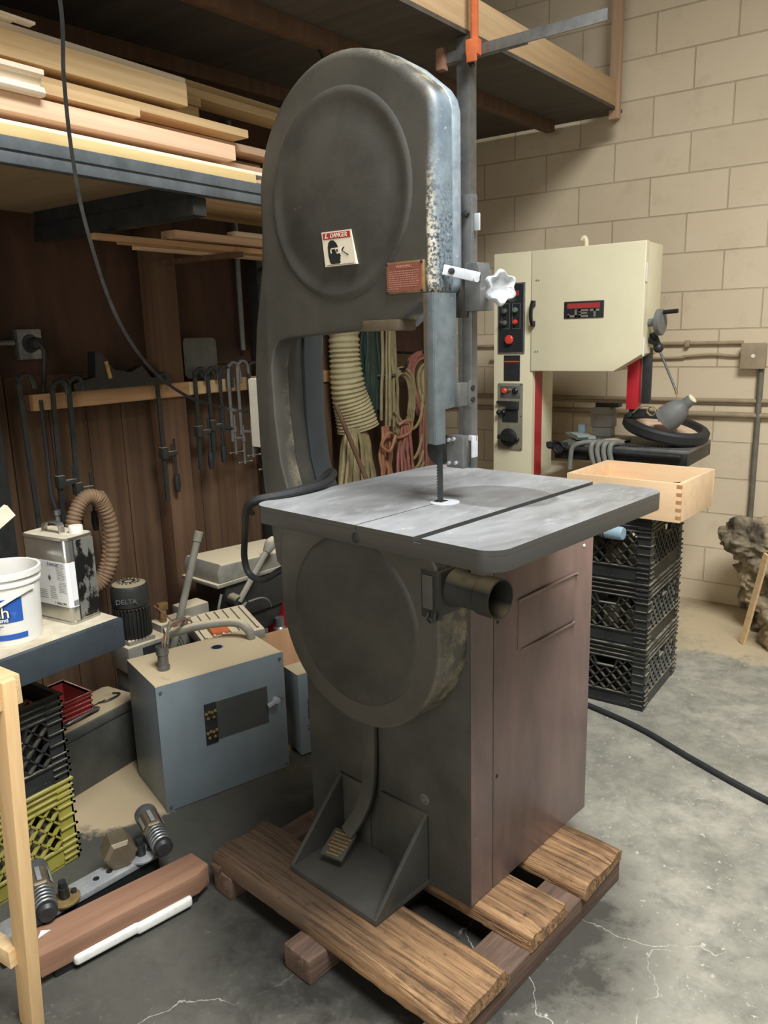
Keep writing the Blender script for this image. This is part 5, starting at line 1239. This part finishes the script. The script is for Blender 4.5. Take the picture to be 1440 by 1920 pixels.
hank('cord_bundle', -2.52, 3.76, 1.05, .60, 5, .09, .010, 'cordpink', 'twisted faded red cord braid right of the orange braid', 7, .014, 1.3)
hank('cord_bundle', -2.60, 4.12, 1.10, .62, 13, .15, .011, 'cordpink', 'straight faded red cord bundle near the blade guard', 8, .003, 1.0)
hank('cord_bundle', -2.66, 4.20, 1.12, .64, 6, .12, .010, 'cordtan', 'straight tan cord bundle behind the faded red bundle', 9, .003, 1.0)
def coil(y, z, ry, rz, n, r, m, label, seed, x=-2.66):
    rnd = random.Random(seed); b = B()
    for i in range(n):
        a = rnd.uniform(.86, 1.08); c = rnd.uniform(-.02, .02)
        b.tube([(x+c+.02*math.sin(t*2), y+ry*a*math.cos(t)+c*.5, z+rz*a*math.sin(t)) for t in [2*PI*k/36 for k in range(36)]], r, 6, closed=True)
    return b.solo('cord_coil', mt[m], label, 'cord', CG)
coil(4.17, 1.24, .12, .19, 11, .011, 'cordpink', 'faded red cord coil hanging left of the blade guard', 11)
coil(4.22, 1.20, .09, .17, 4, .011, 'cordtan', 'tan cord coil inside the faded red coil', 12, -2.63)
coil(3.95, 1.10, .10, .25, 8, .009, 'cordtan', 'loose tan cord loops between the green and red cords', 13)
b = B()
for (z0, dz, yy) in ((1.12, .12, 3.78), (1.00, .18, 3.78), (.92, .16, 3.80), (.84, .10, 3.82)):
    b.tube(smoothpath([(-2.6, yy, z0), (-2.58, yy+.08, z0-dz*.8), (-2.58, yy+.17, z0-dz), (-2.6, yy+.28, z0-dz*.5), (-2.63, yy+.36, z0+.08)], 6), .009, 6)
b.solo('cord_swag', mt['cordtan'], 'swagged tan cords drooping in the corner', 'cord', CG)
b = B(); b.tube(smoothpath([(-2.52, 3.70, 1.05), (-2.50, 3.74, 1.07), (-2.49, 3.79, 1.06), (-2.50, 3.78, 1.00), (-2.52, 3.68, .98), (-2.50, 3.58, 1.02), (-2.52, 3.53, .96), (-2.50, 3.58, .92), (-2.50, 3.64, 1.0)], 6), .010, 6); b.solo('cord_knot', mt['cordorange'], 'knotted orange cord end at the foot of the cream duct', 'cord', CG)
b = B(); b.tube([(-2.60, 3.24, 1.20), (-2.30, 3.33, .42)], .012, 8); b.solo('wood_dowel', mt['stud'], 'thin brown rod leaning in front of the tan cord bundle', 'rod')
for i, (yy, zz) in enumerate(((4.16, 1.45), (3.93, 1.36), (3.66, 1.73), (3.46, 1.80))):
    b = B(); b.tube(smoothpath([(-2.905, yy, zz), (-2.70, yy, zz-.01), (-2.62, yy, zz), (-2.60, yy, zz+.04)], 4), .008, 8); b.solo('wall_hook', mt['steel_dark'], ['steel hook above the faded red coil', 'steel hook above the loose tan loops', 'steel hook above the dark green cord bundle', 'steel hook above the cream duct'][i], 'hook')
# ================================================================ things on the low shelf
BZ = .757
bk = thing('bucket', 'white plastic bucket with a blue label on the low shelf', 'bucket', (-2.075, 1.085, BZ))
def bkr(z): return .083+.010*z/.2
b = B(); b.lathe([(.0001, .004), (.075, .002), (.082, 0), (.083, .006), (.0905, .165), (.0955, .166), (.0955, .172), (.0925, .174), (.0925, .186), (.0985, .187), (.0985, .203), (.094, .205), (.0905, .203), (.0815, .02), (.0001, .018)], (0, 0, 0), (0, 0, 1), 56, closed_ends=False); b.build('bucket_body', mt['bucket'], bk)
def wrap(b, a0, a1, z0, z1, r, t=.0006, n=14, z0b=None, z1b=None):
    vs = []; fs = []
    for i in range(n+1):
        a = math.radians(a0+(a1-a0)*i/n); u = i/n
        za = z0+((z0b if z0b is not None else z0)-z0)*u; zb = z1+((z1b if z1b is not None else z1)-z1)*u
        for z in (za, zb):
            rr = (r(z) if callable(r) else r)+t
            vs.append((rr*math.cos(a), rr*math.sin(a), z))
    for i in range(n): fs.append((2*i, 2*i+2, 2*i+3, 2*i+1))
    return b.add(vs, fs)
b = B(); wrap(b, -100, -4, .068, .135, bkr, .0008, 16); wrap(b, -100, 2, .018, .034, bkr, .0008, 16); lb = b.build('blue_label', mt['blue'], bk, label='blue printed label')
def on_bucket(txt, size, adeg, z, m, nm, bold=0.0, t=.0016):
    a = math.radians(adeg); r = bkr(z)+t
    return text(txt, size, (r*math.cos(a), r*math.sin(a), z), (-math.sin(a), math.cos(a), 0), (0, 0, 1), mt[m], nm, lb, bold=bold)
on_bucket('ch', .046, -39, .098, 'inkdark', 'label_lettering', .0022, .0014); on_bucket('ch', .046, -39, .098, 'bucket', 'label_lettering', .0002, .0022); on_bucket('ound', .017, -40, .077, 'bucket', 'label_lettering', .0004)
b = B()
for i in range(3): wrap(b, -95, -38-6*i, .058-.007*i, .0605-.007*i, bkr, .0008, 10)
b.build('label_small_print', mt['ink'], bk)
b = B(); b.ribbon(smoothpath([(.0965*math.cos(math.radians(a)), .0965*math.sin(math.radians(a)), z) for a, z in ((20, .155), (0, .150), (-20, .138), (-42, .120), (-65, .105), (-90, .098), (-115, .105), (-140, .125), (-160, .155))], 4), .010, .003, (0, 0, 1)); b.build('bail_handle', mt['bucket'], bk)
# gallon can
ca = math.atan2(.99, -.10)
CN = V((-1.998, 1.232, BZ))
can = thing('solvent_can', 'dented shiny rectangular one gallon metal can with white cap on the low shelf', 'can', tuple(CN), ca)
# local: +x runs along the right face (away), +y runs along the left face (towards the wall)
CW, CD, CH = .104, .190, .258
def crect(ins, n=5): return rrect(ins, CW-ins, ins, CD-ins, .016, n)
b = B(); b.prism(crect(0), 'xy', .004, CH-.004, r=.002, steps=2, rback=.002); b.build('can_body', mt['tin'], can, angle=50)
for za in (0, CH-.007):
    b = B(); b.prism(rrect(-.002, CW+.002, -.002, CD+.002, .018, 5), 'xy', za, za+.007); b.build('can_rim', mt['tin'], can, angle=50)
b = B(); b.prism(crect(.002), 'xy', CH-.002, CH+.0008); b.build('can_top', mt['benchtop'], can)
b = B(); b.box(.030, CW-.006, -.0012, .001, .012, CH-.012); b.build('stain_panel', mt['tindark'], can, label='blackened stained side')
b = B(); b.box(.0265, .0285, -.0016, .001, .004, CH-.004); b.build('side_seam', mt['steel_dark'], can)
b = B(); b.lathe([(.020, 0), (.020, .020), (.019, .022), (.0001, .022)], (CW-.032, .035, CH), (0, 0, 1), 28); b.build('screw_cap', mt['white'], can, label='white screw cap')
b = B(); b.ribbon(smoothpath([(.046, .065, CH), (.046, .066, CH+.022), (.046, .078, CH+.031), (.046, .115, CH+.031), (.046, .138, CH+.022), (.046, .142, CH)], 5), .020, .0025, (1, 0, 0)); b.build('carry_handle', mt['tin'], can)
b = B(); b.box(-.0012, .001, .008, .178, .052, .186); b.box(.008, .026, -.0012, .001, .052, .186)
b.prism(arc(.016, .016, .0172, 180, 270, 5)+[(.016, .016)], 'xy', .052, .186); lbl = b.build('paper_label', mt['label'], can, label='white paper hazard label')
def ontxt(s, size, y, z, m='ink', al='LEFT'): return text(s, size, (-.0014, y, z), (0, -1, 0), (0, 0, 1), mt[m], 'label_lettering', lbl, align=al)
ontxt('DANGER', .012, .085, .177, 'ink'); ontxt('1 GALLON', .0105, .070, .060, 'inkdark')
b = B(); rr = random.Random(8)
for (y0, y1, za, zb, st) in ((.014, .050, .130, .180, .0048), (.012, .046, .094, .124, .0048), (.056, .086, .072, .108, .0058), (.095, .150, .068, .094, .0058)):
    z = zb
    while z > za: b.box(-.0016, 0, y0+rr.uniform(0, .006), y1-rr.uniform(0, .004), z, z+.0012); z -= st
b.build('label_small_print', mt['ink'], lbl)
b = B()
for i in range(12): b.box(.009+.0014*i, .009+.0014*i+(.0008 if i % 3 else .0004), -.0016, 0, .055, .072)
b.build('barcode', mt['inkdark'], lbl)
b = B(); b.add([(-.0016, .088, .135), (-.0016, .081, .145), (-.0016, .074, .135), (-.0016, .081, .125)], [(0, 1, 2, 3)]); b.build('hazard_diamond', mt['bronze'], lbl)
b = B(); b.lathe([(.035, 0), (.035, .16), (.030, .17), (.030, .20), (.0001, .20)], (-2.035, .955, BZ), (0, 0, 1), 24); b.solo('spray_can', mt['steel_dark'], 'dark capped can at the left edge of the low shelf', 'can')
b = B(); b.beam((-2.02, .50, .775), (-1.975, 1.075, 1.135), .035, .018, (1, 0, 0)); b.solo('wood_offcut', mt['pine_white'], 'bright pale stick propped above the white bucket', 'stick')

# ================================================================ under the low shelf
cr = thing('milk_crate', 'black milk crate of red parts under the low shelf on the olive crate', 'crate', (-2.191, 1.019, .276))
crate_parts(.30, .33, .276, mt['crateblack'], cr)
co = thing('milk_crate', 'dusty olive green milk crate on the floor under the black crate', 'crate', (-2.191, 1.019, 0))
crate_parts(.30, .33, .276, mt['crateolive'], co, False)
for i, (x, y, z, r, m, lab) in enumerate(((-2.16, .93, .30, .055, 'cratered', 'red tool case piece sticking out of the black crate'), (-2.25, 1.05, .30, .05, 'steel_dull', 'grey metal part in the black crate'), (-2.12, 1.08, .30, .04, 'greydark', 'small dark part in the black crate'))):
    b = B(); b.obox((x, y, z+.12), (r*1.6, r*2.4, .22), Matrix.Rotation(.3*i, 3, 'Z')); b.solo('tool_part', mt[m], lab, 'tool part', bevel=.01)
for i, (x, y) in enumerate(((-2.12, .96), (-2.12, 1.08), (-2.24, 1.02))):
    b = B(); b.lathe([(.05, 0), (.05, .11), (.03, .13), (.0001, .13)], (x, y, .0185), (0, 0, 1), 18); b.solo('jar', mt['cangrey'], ['dusty jar at the left front inside the olive crate', 'dusty jar at the right front inside the olive crate', 'dusty jar at the back inside the olive crate'][i], 'jar')
tb = thing('tool_box', 'dusty grey metal tool box with wire handle beside the crates', 'toolbox', (-2.45, 1.36, 0), math.radians(5))
b = B(); b.box(-.09, .105, -.15, .32, 0, .21); b.build('box_body', mt['greydark'], tb, bevel=.006)
b = B(); b.prism([(-.095, .21), (.109, .21), (.109, .228), (.10, .245), (.07, .252), (-.06, .252), (-.095, .24)], 'xz', -.154, .324); b.build('box_lid', mt['greydark'], tb, bevel=.004)
b = B(); b.tube(smoothpath([(.03, .02, .252), (.075, .02, .262), (.085, .06, .268), (.085, .12, .268), (.075, .165, .262), (.03, .165, .252)], 5), .005, 8); b.build('carry_handle', mt['steel_dull'], tb)
b = B(); b.tube([(.03, -.08, .254), (.03, .23, .254)], .0025, 6); b.tube(smoothpath([(.03, .20, .256), (.055, .23, .262), (.045, .29, .258), (.015, .28, .258)], 4), .003, 6); b.build('wire', mt['steel_dark'], tb)
b = B(); b.box(.06, .109, .316, .336, .16, .21); b.build('hasp', mt['steel_dull'], tb, bevel=.004)
rt = thing('storage_tray', 'red ribbed plastic tray on top of the grey tool box', 'tray', (-2.475, 1.375, .2525))
b = B(); W, D, Hh = .085, .13, .085
for q in ((-W, W, -D, -D+.005), (-W, W, D-.005, D), (-W, -W+.005, -D, D), (W-.005, W, -D, D)): b.box(*q, 0, Hh)
b.box(-W, W, -D, D, 0, .005)
for i in range(4):
    z = .012+.018*i
    b.box(W, W+.004, -D-.004, D+.004, z, z+.007); b.box(-W-.004, -W, -D-.004, D+.004, z, z+.007); b.box(-W, W, D, D+.004, z, z+.007); b.box(-W, W, -D-.004, -D, z, z+.007)
b.box(-W-.006, -W+.005, -D-.006, D+.006, Hh-.006, Hh); b.box(W-.005, W+.006, -D-.006, D+.006, Hh-.006, Hh); b.box(-W, W, D-.005, D+.006, Hh-.006, Hh); b.box(-W, W, -D-.006, -D+.005, Hh-.006, Hh)
b.build('tray_body', mt['cratered'], rt)

# grey electrical enclosure
ga = math.atan2(.44, .151)
gb_ = thing('electrical_box', 'large blue grey electrical enclosure with dusty top standing on the floor', 'electrical box', (-1.996, 1.491, 0), ga)
# local: x along the front face, +y away from camera (towards the wall), front face at y=0
GW, GD, GH = .465, .293, .456
b = B(); b.box(0, GW, .004, GD, 0, GH); b.build('enclosure', mt['greybox'], gb_, bevel=.003)
b = B(); b.box(-.003, GW+.003, -.003, .006, 0.002, GH+.002); dr = b.build('cover', mt['greybox'], gb_, bevel=.002)
b = B(); b.box(.155, .395, -.0045, -.002, .205, .345); b.build('dark_window', mt['windowgrey'], dr, label='dark rectangular window')
b = B(); b.box(.155, .198, -.0075, -.0025, .198, .347); sw_ = b.build('terminal_plate', mt['steel_dark'], dr, bevel=.001)
for i in range(2):
    for j in range(2):
        for (dx, dz) in ((-.005, .018), (.006, .022), (.0, .0)):
            b = B(); b.lathe([(.0058, 0), (.005, .004), (.002, .005)], (.1665+.021*i+dx, -.0075, .222+.072*j+dz), (0, -1, 0), 8); b.build('terminal_screw', mt['brass'], sw_)
b = B(); b.beam((.392, -.012, .272), (.425, -.020, .286), .012, .014, (0, 0, 1)); b.cyl((.425, -.002, .285), (.425, -.026, .287), .011, n=14); b.build('latch', mt['alu'], dr, bevel=.002)
for (x, z) in ((.012, .435), (.452, .435), (.453, .018), (.012, .018)):
    b = B(); b.lathe([(.006, 0), (.005, .004)], (x, -.003, z), (0, -1, 0), 8); b.build('screw', mt['steel_dull'], dr)
b = B(); b.lathe([(.021, 0), (.021, .014), (.018, .016), (.018, .055), (.0215, .057), (.0215, .085), (.017, .085), (.015, .05)], (.075, .125, GH), (0, 0, 1), 24, closed_ends=False); b.build('conduit_nipple', mt['steel_dull'], gb_)
b = B(); b.lathe([(.026, 0), (.026, .0015), (.020, .0015), (.020, .0005), (.0001, .0005)], (.30, .19, GH), (0, 0, 1), 24); b.build('knockout_ring', mt['alu'], gb_)
b = B(); b.lathe([(.0195, 0), (.0195, .0012), (.0001, .0012)], (.30, .19, GH), (0, 0, 1), 24); b.build('knockout_hole', mt['black'], gb_)
b = B(); b.tube(smoothpath([(.18, .30, GH+.055), (.26, .285, GH+.062), (.35, .25, GH+.066), (.405, .215, GH+.06), (.432, .19, GH+.03), (.436, .185, GH-.002)], 6), .0165, 14); b.lathe([(.022, 0), (.022, .02), (.018, .022), (.018, .035)], (.15, .305, GH+.055), (.97, -.15, .05), 14); cel = b.build('conduit_elbow', mt['dustygrey'], gb_, label='dusty bent conduit rising from the enclosure')
for k in range(3):
    b = B(); b.tube(smoothpath([(.075+.005*k, .125, GH+.04), (.085+.01*k, .14, GH+.10), (.14, .20+.01*k, GH+.115+.006*k), (.22, .27, GH+.105+.004*k), (.25-.02*k, .29, GH+.075), (.22, .31, GH+.05), (.20, .33+.01*k, GH+.08), (.16, .42, GH+.13)], 5), .0026, 6); b.build('wire', mt[('cordpink', 'cordtan', 'cordgrey')[k]], gb_)
sb = thing('switch_box', 'narrow blue grey switch box standing right of the large enclosure', 'electrical box', (-1.842, 2.005, 0), ga)
b = B(); b.box(0, .115, .004, .11, .012, .335); b.build('box_body', mt['greybox'], sb, bevel=.003)
b = B(); b.box(-.002, .12, -.002, .005, .012, .338); c_ = b.build('box_cover', mt['greybox'], sb, bevel=.001)
for z in (.035, .315):
    b = B(); b.lathe([(.006, 0), (.004, .003)], (.075, -.002, z), (0, -1, 0), 8); b.build('screw', mt['steel_dull'], c_)
b = B()
for (z, h, w) in ((.222, .003, .016), (.208, .022, .005), (.172, .03, .012), (.150, .02, .014)): b.box(.035, .035+w, -.003, 0, z, z+h)
for k in range(2): b.box(.03, .055, -.003, 0, .120-.012*k, .123-.012*k)
b.build('stencil_marks', mt['inkdark'], c_)
b = B(); b.box(.01, .11, .01, .1, 0, .014); b.build('box_foot', mt['black'], sb)

# power feeder motor
fe = thing('power_feeder', 'black finned motor with dusty cap standing on a grey gearbox behind the shelf end', 'motor', (-2.45, 1.755, 0), math.radians(-8))
b = B(); b.lathe([(.0001, .672), (.045, .672), (.062, .664), (.070, .648), (.070, .585), (.066, .58), (.066, .575)], (0, 0, 0), (0, 0, 1), 36, closed_ends=False); fc = b.build('fan_cover', mt['dustyblack'], fe)
b = B()
for k in range(16):
    a = 2*PI*k/16
    for r0, r1 in ((.016, .026), (.032, .044)):
        b.beam((r0*math.cos(a), r0*math.sin(a), .6728), (r1*math.cos(a+.12), r1*math.sin(a+.12), .6728), .005, .001)
b.build('fan_slots', mt['black'], fc)
b = B(); b.lathe([(.0001, .455), (.058, .455), (.060, .46), (.060, .58), (.0001, .58)], (0, 0, 0), (0, 0, 1), 32)
for k in range(30):
    a = 2*PI*k/30; b.obox((.063*math.cos(a), .063*math.sin(a), .518), (.014, .0032, .115), Matrix.Rotation(a, 3, 'Z'))
b.build('finned_body', mt['dustyblack'], fe)
text('DELTA', .026, (.0715*math.cos(math.radians(-40)), .0715*math.sin(math.radians(-40)), .612), (-math.sin(math.radians(-40)), math.cos(math.radians(-40)), 0), (0, 0, 1), mt['ink'], 'motor_lettering', fc)
b = B(); b.box(-.07, .075, -.07, .11, .33, .44); b.box(-.05, .06, -.055, .06, .43, .458); gx = b.build('gearbox', mt['dustygrey'], fe, bevel=.012)
b = B(); b.box(.0745, .078, -.01, .07, .345, .425); b.build('rating_plate', mt['steel_dark'], gx, bevel=.001)
b = B(); b.box(-.06, .03, .10, .24, .36, .47); b.box(-.08, .01, .22, .34, .33, .50); b.build('feeder_head', mt['dustygrey'], fe, bevel=.008)
b = B(); b.cyl((.0, .13, .47), (.0, .13, .52), .014, n=10); b.box(-.012, .012, .11, .15, .52, .55); b.build('lock_handle', mt['brass'], fe, bevel=.003)
b = B(); b.box(-.06, .06, -.06, .30, .0, .335); b.build('feeder_base', mt['greydark'], fe, bevel=.01)
b = B(); 
for k in range(3): b.tube(smoothpath([(.06, .10, .46), (.09, .12+.01*k, .44), (.10, .14+.012*k, .36), (.11+.01*k, .15, .26)], 5), .005, 6)
b.build('feeder_wire', mt['cordgrey'], fe)
b = B(); b.tube([(-2.355, 1.70, .0), (-2.30, 1.985, .825)], .0145, 12); b.tube([(-2.302, 1.975, .797), (-2.2995, 1.988, .833)], .0175, 12); b.solo('steel_pipe', mt['dustygrey'], 'dusty steel pipe leaning beside the finned motor', 'pipe')

# drill press head
dp_ = thing('drill_press', 'dusty grey and black drill press head behind the blue grey enclosure', 'drill press', (-2.50, 2.41, 0), math.radians(-6))
b = B(); b.prism([(-.225, .545), (.235, .535), (.245, .57), (.232, .610), (-.215, .630), (-.23, .60)], 'yz', -.14, .115, r=.012, steps=3, rback=.012); ldd = b.build('belt_cover', mt['dustygrey'], dp_)
b = B(); b.box(-.142, .118, -.242, .247, .530, .547); b.build('cover_lip', mt['dustygrey'], dp_, bevel=.005)
b = B(); b.box(.1152, .1175, .14, .225, .565, .605); b.build('cover_label', mt['label'], ldd, bevel=.001)
b = B(); b.box(-.12, .10, -.19, .15, .36, .53); b.prism([(-.17, .36), (.15, .36), (.11, .27), (-.05, .25)], 'yz', -.10, .08); b.build('head_casting', mt['dustyblack'], dp_, bevel=.015)
b = B(); b.cyl((-.04, -.10, 0), (-.04, -.10, .40), .035, n=18); b.box(-.14, .08, -.19, .08, 0, .03); b.build('column', mt['greydark'], dp_)
b = B(); b.lathe([(.022, .30), (.022, .26), (.030, .25), (.030, .23), (.022, .22), (.028, .20), (.024, .17), (.012, .15)], (.10, .10, 0), (0, 0, 1), 18); b.build('chuck', mt['steel_dull'], dp_)
b = B(); b.cyl((.15, -.16, .46), (.165, .0, .655), .013, n=12); b.lathe([(.017, -.01), (.020, .0), (.026, .025), (.026, .04), (.014, .062), (.0001, .066)], (.165, .0, .655), (.03, .65, .75), 18); b.build('feed_handle', mt['dustygrey'], dp_, label='tan feed handle with cone grip')
b = B(); b.cyl((.10, -.16, .46), (.155, -.16, .455), .030, n=16); b.build('feed_hub', mt['dustyblack'], dp_)
b = B(); b.cyl((.09, .2, .46), (.13, .2, .46), .028, n=16); b.box(.09, .125, .17, .26, .44, .49); b.build('depth_stop', mt['steel_dull'], dp_, bevel=.004)
b = B()
for k in range(4): b.tube(smoothpath([(.16, -.13, .45), (.17, -.16-.012*k, .43), (.165, -.19-.014*k, .36), (.15, -.185-.012*k, .24)], 5), .0045, 6)
b.tube(smoothpath([(.16, -.12, .45), (.165, -.05, .45), (.15, 0.0, .42), (.13, .03, .38)], 5), .0045, 6); b.tube(smoothpath([(.11, -.22, .50), (.125, -.25, .45), (.12, -.25, .40), (.11, -.20, .38)], 5), .006, 6)
b.build('cables', mt['cordgrey'], dp_)
t = thing('tool_case', 'dusty tan plastic tool case with an orange latch lying behind the enclosure', 'case', (-2.25, 2.06, 0), math.radians(-22))
b = B(); b.box(-.06, .08, -.10, .08, 0, .385); b.build('case_stand', mt['greydark'], t, bevel=.01)
b = B(); b.prism([(-.15, .40), (.09, .38), (.085, .42), (-.14, .46)], 'xz', -.14, .12); cb_ = b.build('case_body', mt['dustygrey'], t, bevel=.01)
for i in range(7):
    b = B(); b.beam((.07, -.12+.036*i, .427), (-.12, -.12+.036*i, .461), .010, .008); b.build('case_rib', mt['dustygrey'], cb_, bevel=.002)
b = B(); b.obox((.01, -.055, .442), (.10, .07, .014), Matrix.Rotation(.18, 3, 'Y')); b.build('orange_latch', mt['orange'], t, label='orange latch', bevel=.003)
t = thing('tool_case', 'red metal tool case behind the brown plywood panel', 'case', (-2.45, 2.68, 0))
b = B(); b.box(-.10, .09, -.10, .12, 0, .36); b.build('case_body', mt['red'], t, bevel=.008)
b = B(); b.cyl((.05, -.09, .372), (.03, .10, .372), .02, n=14); b.build('case_roll', mt['dustygrey'], t)
t = thing('machine_case', 'dusty grey machine housing right of the drill press head', 'machine', (-2.50, 2.94, 0))
b = B(); b.box(-.12, .14, -.12, .10, 0, .46); b.build('housing', mt['dustygrey'], t, bevel=.012)
b = B(); b.box(.13, .15, -.11, .09, .33, .36); b.box(.13, .15, -.11, .09, .40, .42); b.build('housing_bars', mt['steel_dull'], t, bevel=.004)
b = B(); b.obox((-2.215, 2.345, .165), (.016, .30, .33), Matrix.Rotation(math.radians(-18), 3, 'Z')); b.solo('plywood_panel', mt['ply'], 'light brown plywood panel standing between the enclosure and the bandsaw', 'board', bevel=.001)
b = B()
for k in range(3): b.tube(smoothpath([(-2.14, 2.50, .32-.03*k), (-2.10, 2.53+.01*k, .22), (-2.06, 2.56, .12), (-2.05, 2.60, .02)], 5), .012, 8)
b.solo('cord_bundle', mt['cordtan'], 'pale cords hanging on the right edge of the plywood panel', 'cord')

# ================================================================ feeder roller unit on the floor, front left
ra = math.atan2(.233, .027)
ru = thing('roller_assembly', 'shiny steel bar with spring rollers lying on the floor by the olive crate', 'roller unit', (-1.80, 1.107, 0), ra)
# local: x along the bar, -y towards the camera side
b = B(); b.box(-.30, .165, -.030, .040, .068, .085); bar_ = b.build('steel_bar', mt['steel'], ru, bevel=.002)
b = B(); b.box(-.30, .160, -.026, .030, .004, .068); b.build('bar_base', mt['black'], ru)
for (x, m) in ((-.117, 'brass'), (.117, 'steel')):
    b = B(); b.lathe([(.040, 0), (.040, .005), (.034, .007), (.0001, .007)], (x, -.008, .085), (0, 0, 1), 30); wsh = b.build('washer', mt[m], ru)
    b = B(); b.cyl((x, -.008, .091), (x-.004, -.012, .128), .0135, n=16); b.cyl((x-.004, -.012, .126), (x-.005, -.013, .146), .0105, n=14); b.cyl((x+.026, -.008, .091), (x+.026, -.008, .101), .008, n=8); b.build('stud_bolt', mt['steel_dark'], wsh)
for x in (-.02, .02):
    b = B(); b.lathe([(.009, 0), (.009, .0012), (.0001, .0012)], (x, .004, .085), (0, 0, 1), 14); b.build('bolt_hole', mt['black'], bar_)
def roller(x, y, full, z=.124):
    d = V((-.29, -.955, 0)).normalized(); o = V((x, y, z))
    if full:
        b = B(); b.lathe([(.010, -.02), (.014, -.016), (.016, 0), (.034, .004), (.034, .020), (.018, .024), (.018, .04)], o, d, 24); r_ = b.build('roller_cap', mt['steel_dull'], ru)
        b = B(); b.lathe([(.030, .034), (.034, .04), (.034, .108), (.030, .114)], o, d, 6); b.build('hex_block', mt['bronze'], r_, bevel=.002, smooth=False)
        b = B()
        x1 = d.cross(V((0, 0, 1))).normalized(); y1 = d.cross(x1)
        for a in (-60, 0, 60):
            q = o+d*.074+x1*(.0335*math.sin(math.radians(a)))-y1*(.0335*math.cos(math.radians(a)))*(1 if (-y1).z > 0 else -1)
            b.obox(q, (.012, .060, .004), Matrix((x1*math.cos(math.radians(a))+y1*math.sin(math.radians(a)), d, (x1.cross(d)))).transposed())
        b.build('key_plate', mt['steel'], r_, bevel=.001)
        pts = []
        for i in range(5*14+1):
            a = 2*PI*i/14; h = .116+.075*i/70
            pts.append(o+d*h+x1*(.027*math.cos(a))+y1*(.027*math.sin(a)))
        b = B(); b.tube(pts, .0042, 7); b.build('spring', mt['steel_dull'], r_)
        b = B(); b.lathe([(.016, .10), (.018, .185), (.026, .19), (.027, .205), (.020, .215), (.0001, .215)], o, d, 20); b.build('spindle', mt['steel_dark'], r_)
    else:
        b = B(); b.lathe([(.032, .0), (.046, .004), (.048, .072), (.036, .080)], o, d, 6); r_ = b.build('hex_block', mt['bronze'], ru, bevel=.002, smooth=False)
        b = B(); b.lathe([(.02, -.012), (.034, -.006), (.034, .002)], o, d, 20); b.build('roller_cap', mt['steel_dull'], r_)
roller(-.133, .125, True); roller(.211, .12, True); roller(.075, .06, False, .125)
wb = thing('wood_block', 'reddish hardwood beam with white foam strips lying in front of the roller unit', 'beam', (-1.665, 1.068, 0), math.atan2(.43, .10)-math.pi/2)
b = B(); b.prism([(-.055, -.225), (.052, -.235), (.050, .20), (.03, .245), (-.05, .235)], 'xy', .03, .092); b.build('beam', mt['redwood'], wb, bevel=.003)
b = B(); b.box(-.045, .040, -.20, .20, 0, .03); b.build('beam_core', mt['black'], wb)
b = B(); b.prism(rrect(.038, .062, -.155, .02, .011, 5), 'xy', .016, .045, r=.008, steps=3, rback=.008); b.build('foam_strip', mt['foam'], wb, label='white foam strip')
b = B(); b.prism(rrect(.041, .064, .008, .175, .011, 5), 'xy', .012, .042, r=.008, steps=3, rback=.008); b.build('foam_strip', mt['foam'], wb, label='white foam strip')
b = B(); b.add([(-.035, -.20, .0925), (-.012, -.215, .0925), (-.02, -.18, .0925)], [(0, 1, 2)]); b.add([(-.035, -.20, .0935), (-.012, -.215, .0935), (-.02, -.18, .0935)], [(0, 1, 2)]); b.build('paper_scrap', mt['foam'], wb)

# ================================================================ pale trestle at the left edge
mt['pine_z'] = wood('pale_pine_upright', (224, 190, 142), (206, 168, 118), 'z', gs=26, along=.9, rand=.05)
tr = thing('sawhorse', 'pale pine trestle cut off by the left edge of the view', 'trestle', (-1.62, .62, 0))
b = B(); b.beam((.025, .135, 0), (.115, .135, .90), .055, .03, (0, 1, 0)); b.build('leg', mt['pine_z'], tr, bevel=.002)
b = B(); b.beam((.03, -.35, 0), (.115, -.30, .90), .055, .03, (0, 1, 0)); b.build('leg', mt['pine_z'], tr, bevel=.002)
b = B(); b.beam((-.28, .12, 0), (-.06, .13, .90), .055, .03, (0, 1, 0)); b.build('leg', mt['pine_z'], tr, bevel=.002)
b = B(); b.beam((-.28, -.35, 0), (-.06, -.30, .90), .055, .03, (0, 1, 0)); b.build('leg', mt['pine_z'], tr, bevel=.002)
b = B(); b.box(-.10, .13, -.36, .165, .835, .90); b.build('top_rail', mt['pine'], tr, bevel=.003)
b = B(); b.beam((.03, .118, .20), (-.24, .105, .20), .03, .045); b.build('rung', mt['pine'], tr, bevel=.002)
b = B(); b.lathe([(.006, 0), (.005, .001)], (.048, .1505, .23), (0, 1, 0), 8); b.build('screw', mt['steel_dark'], tr)
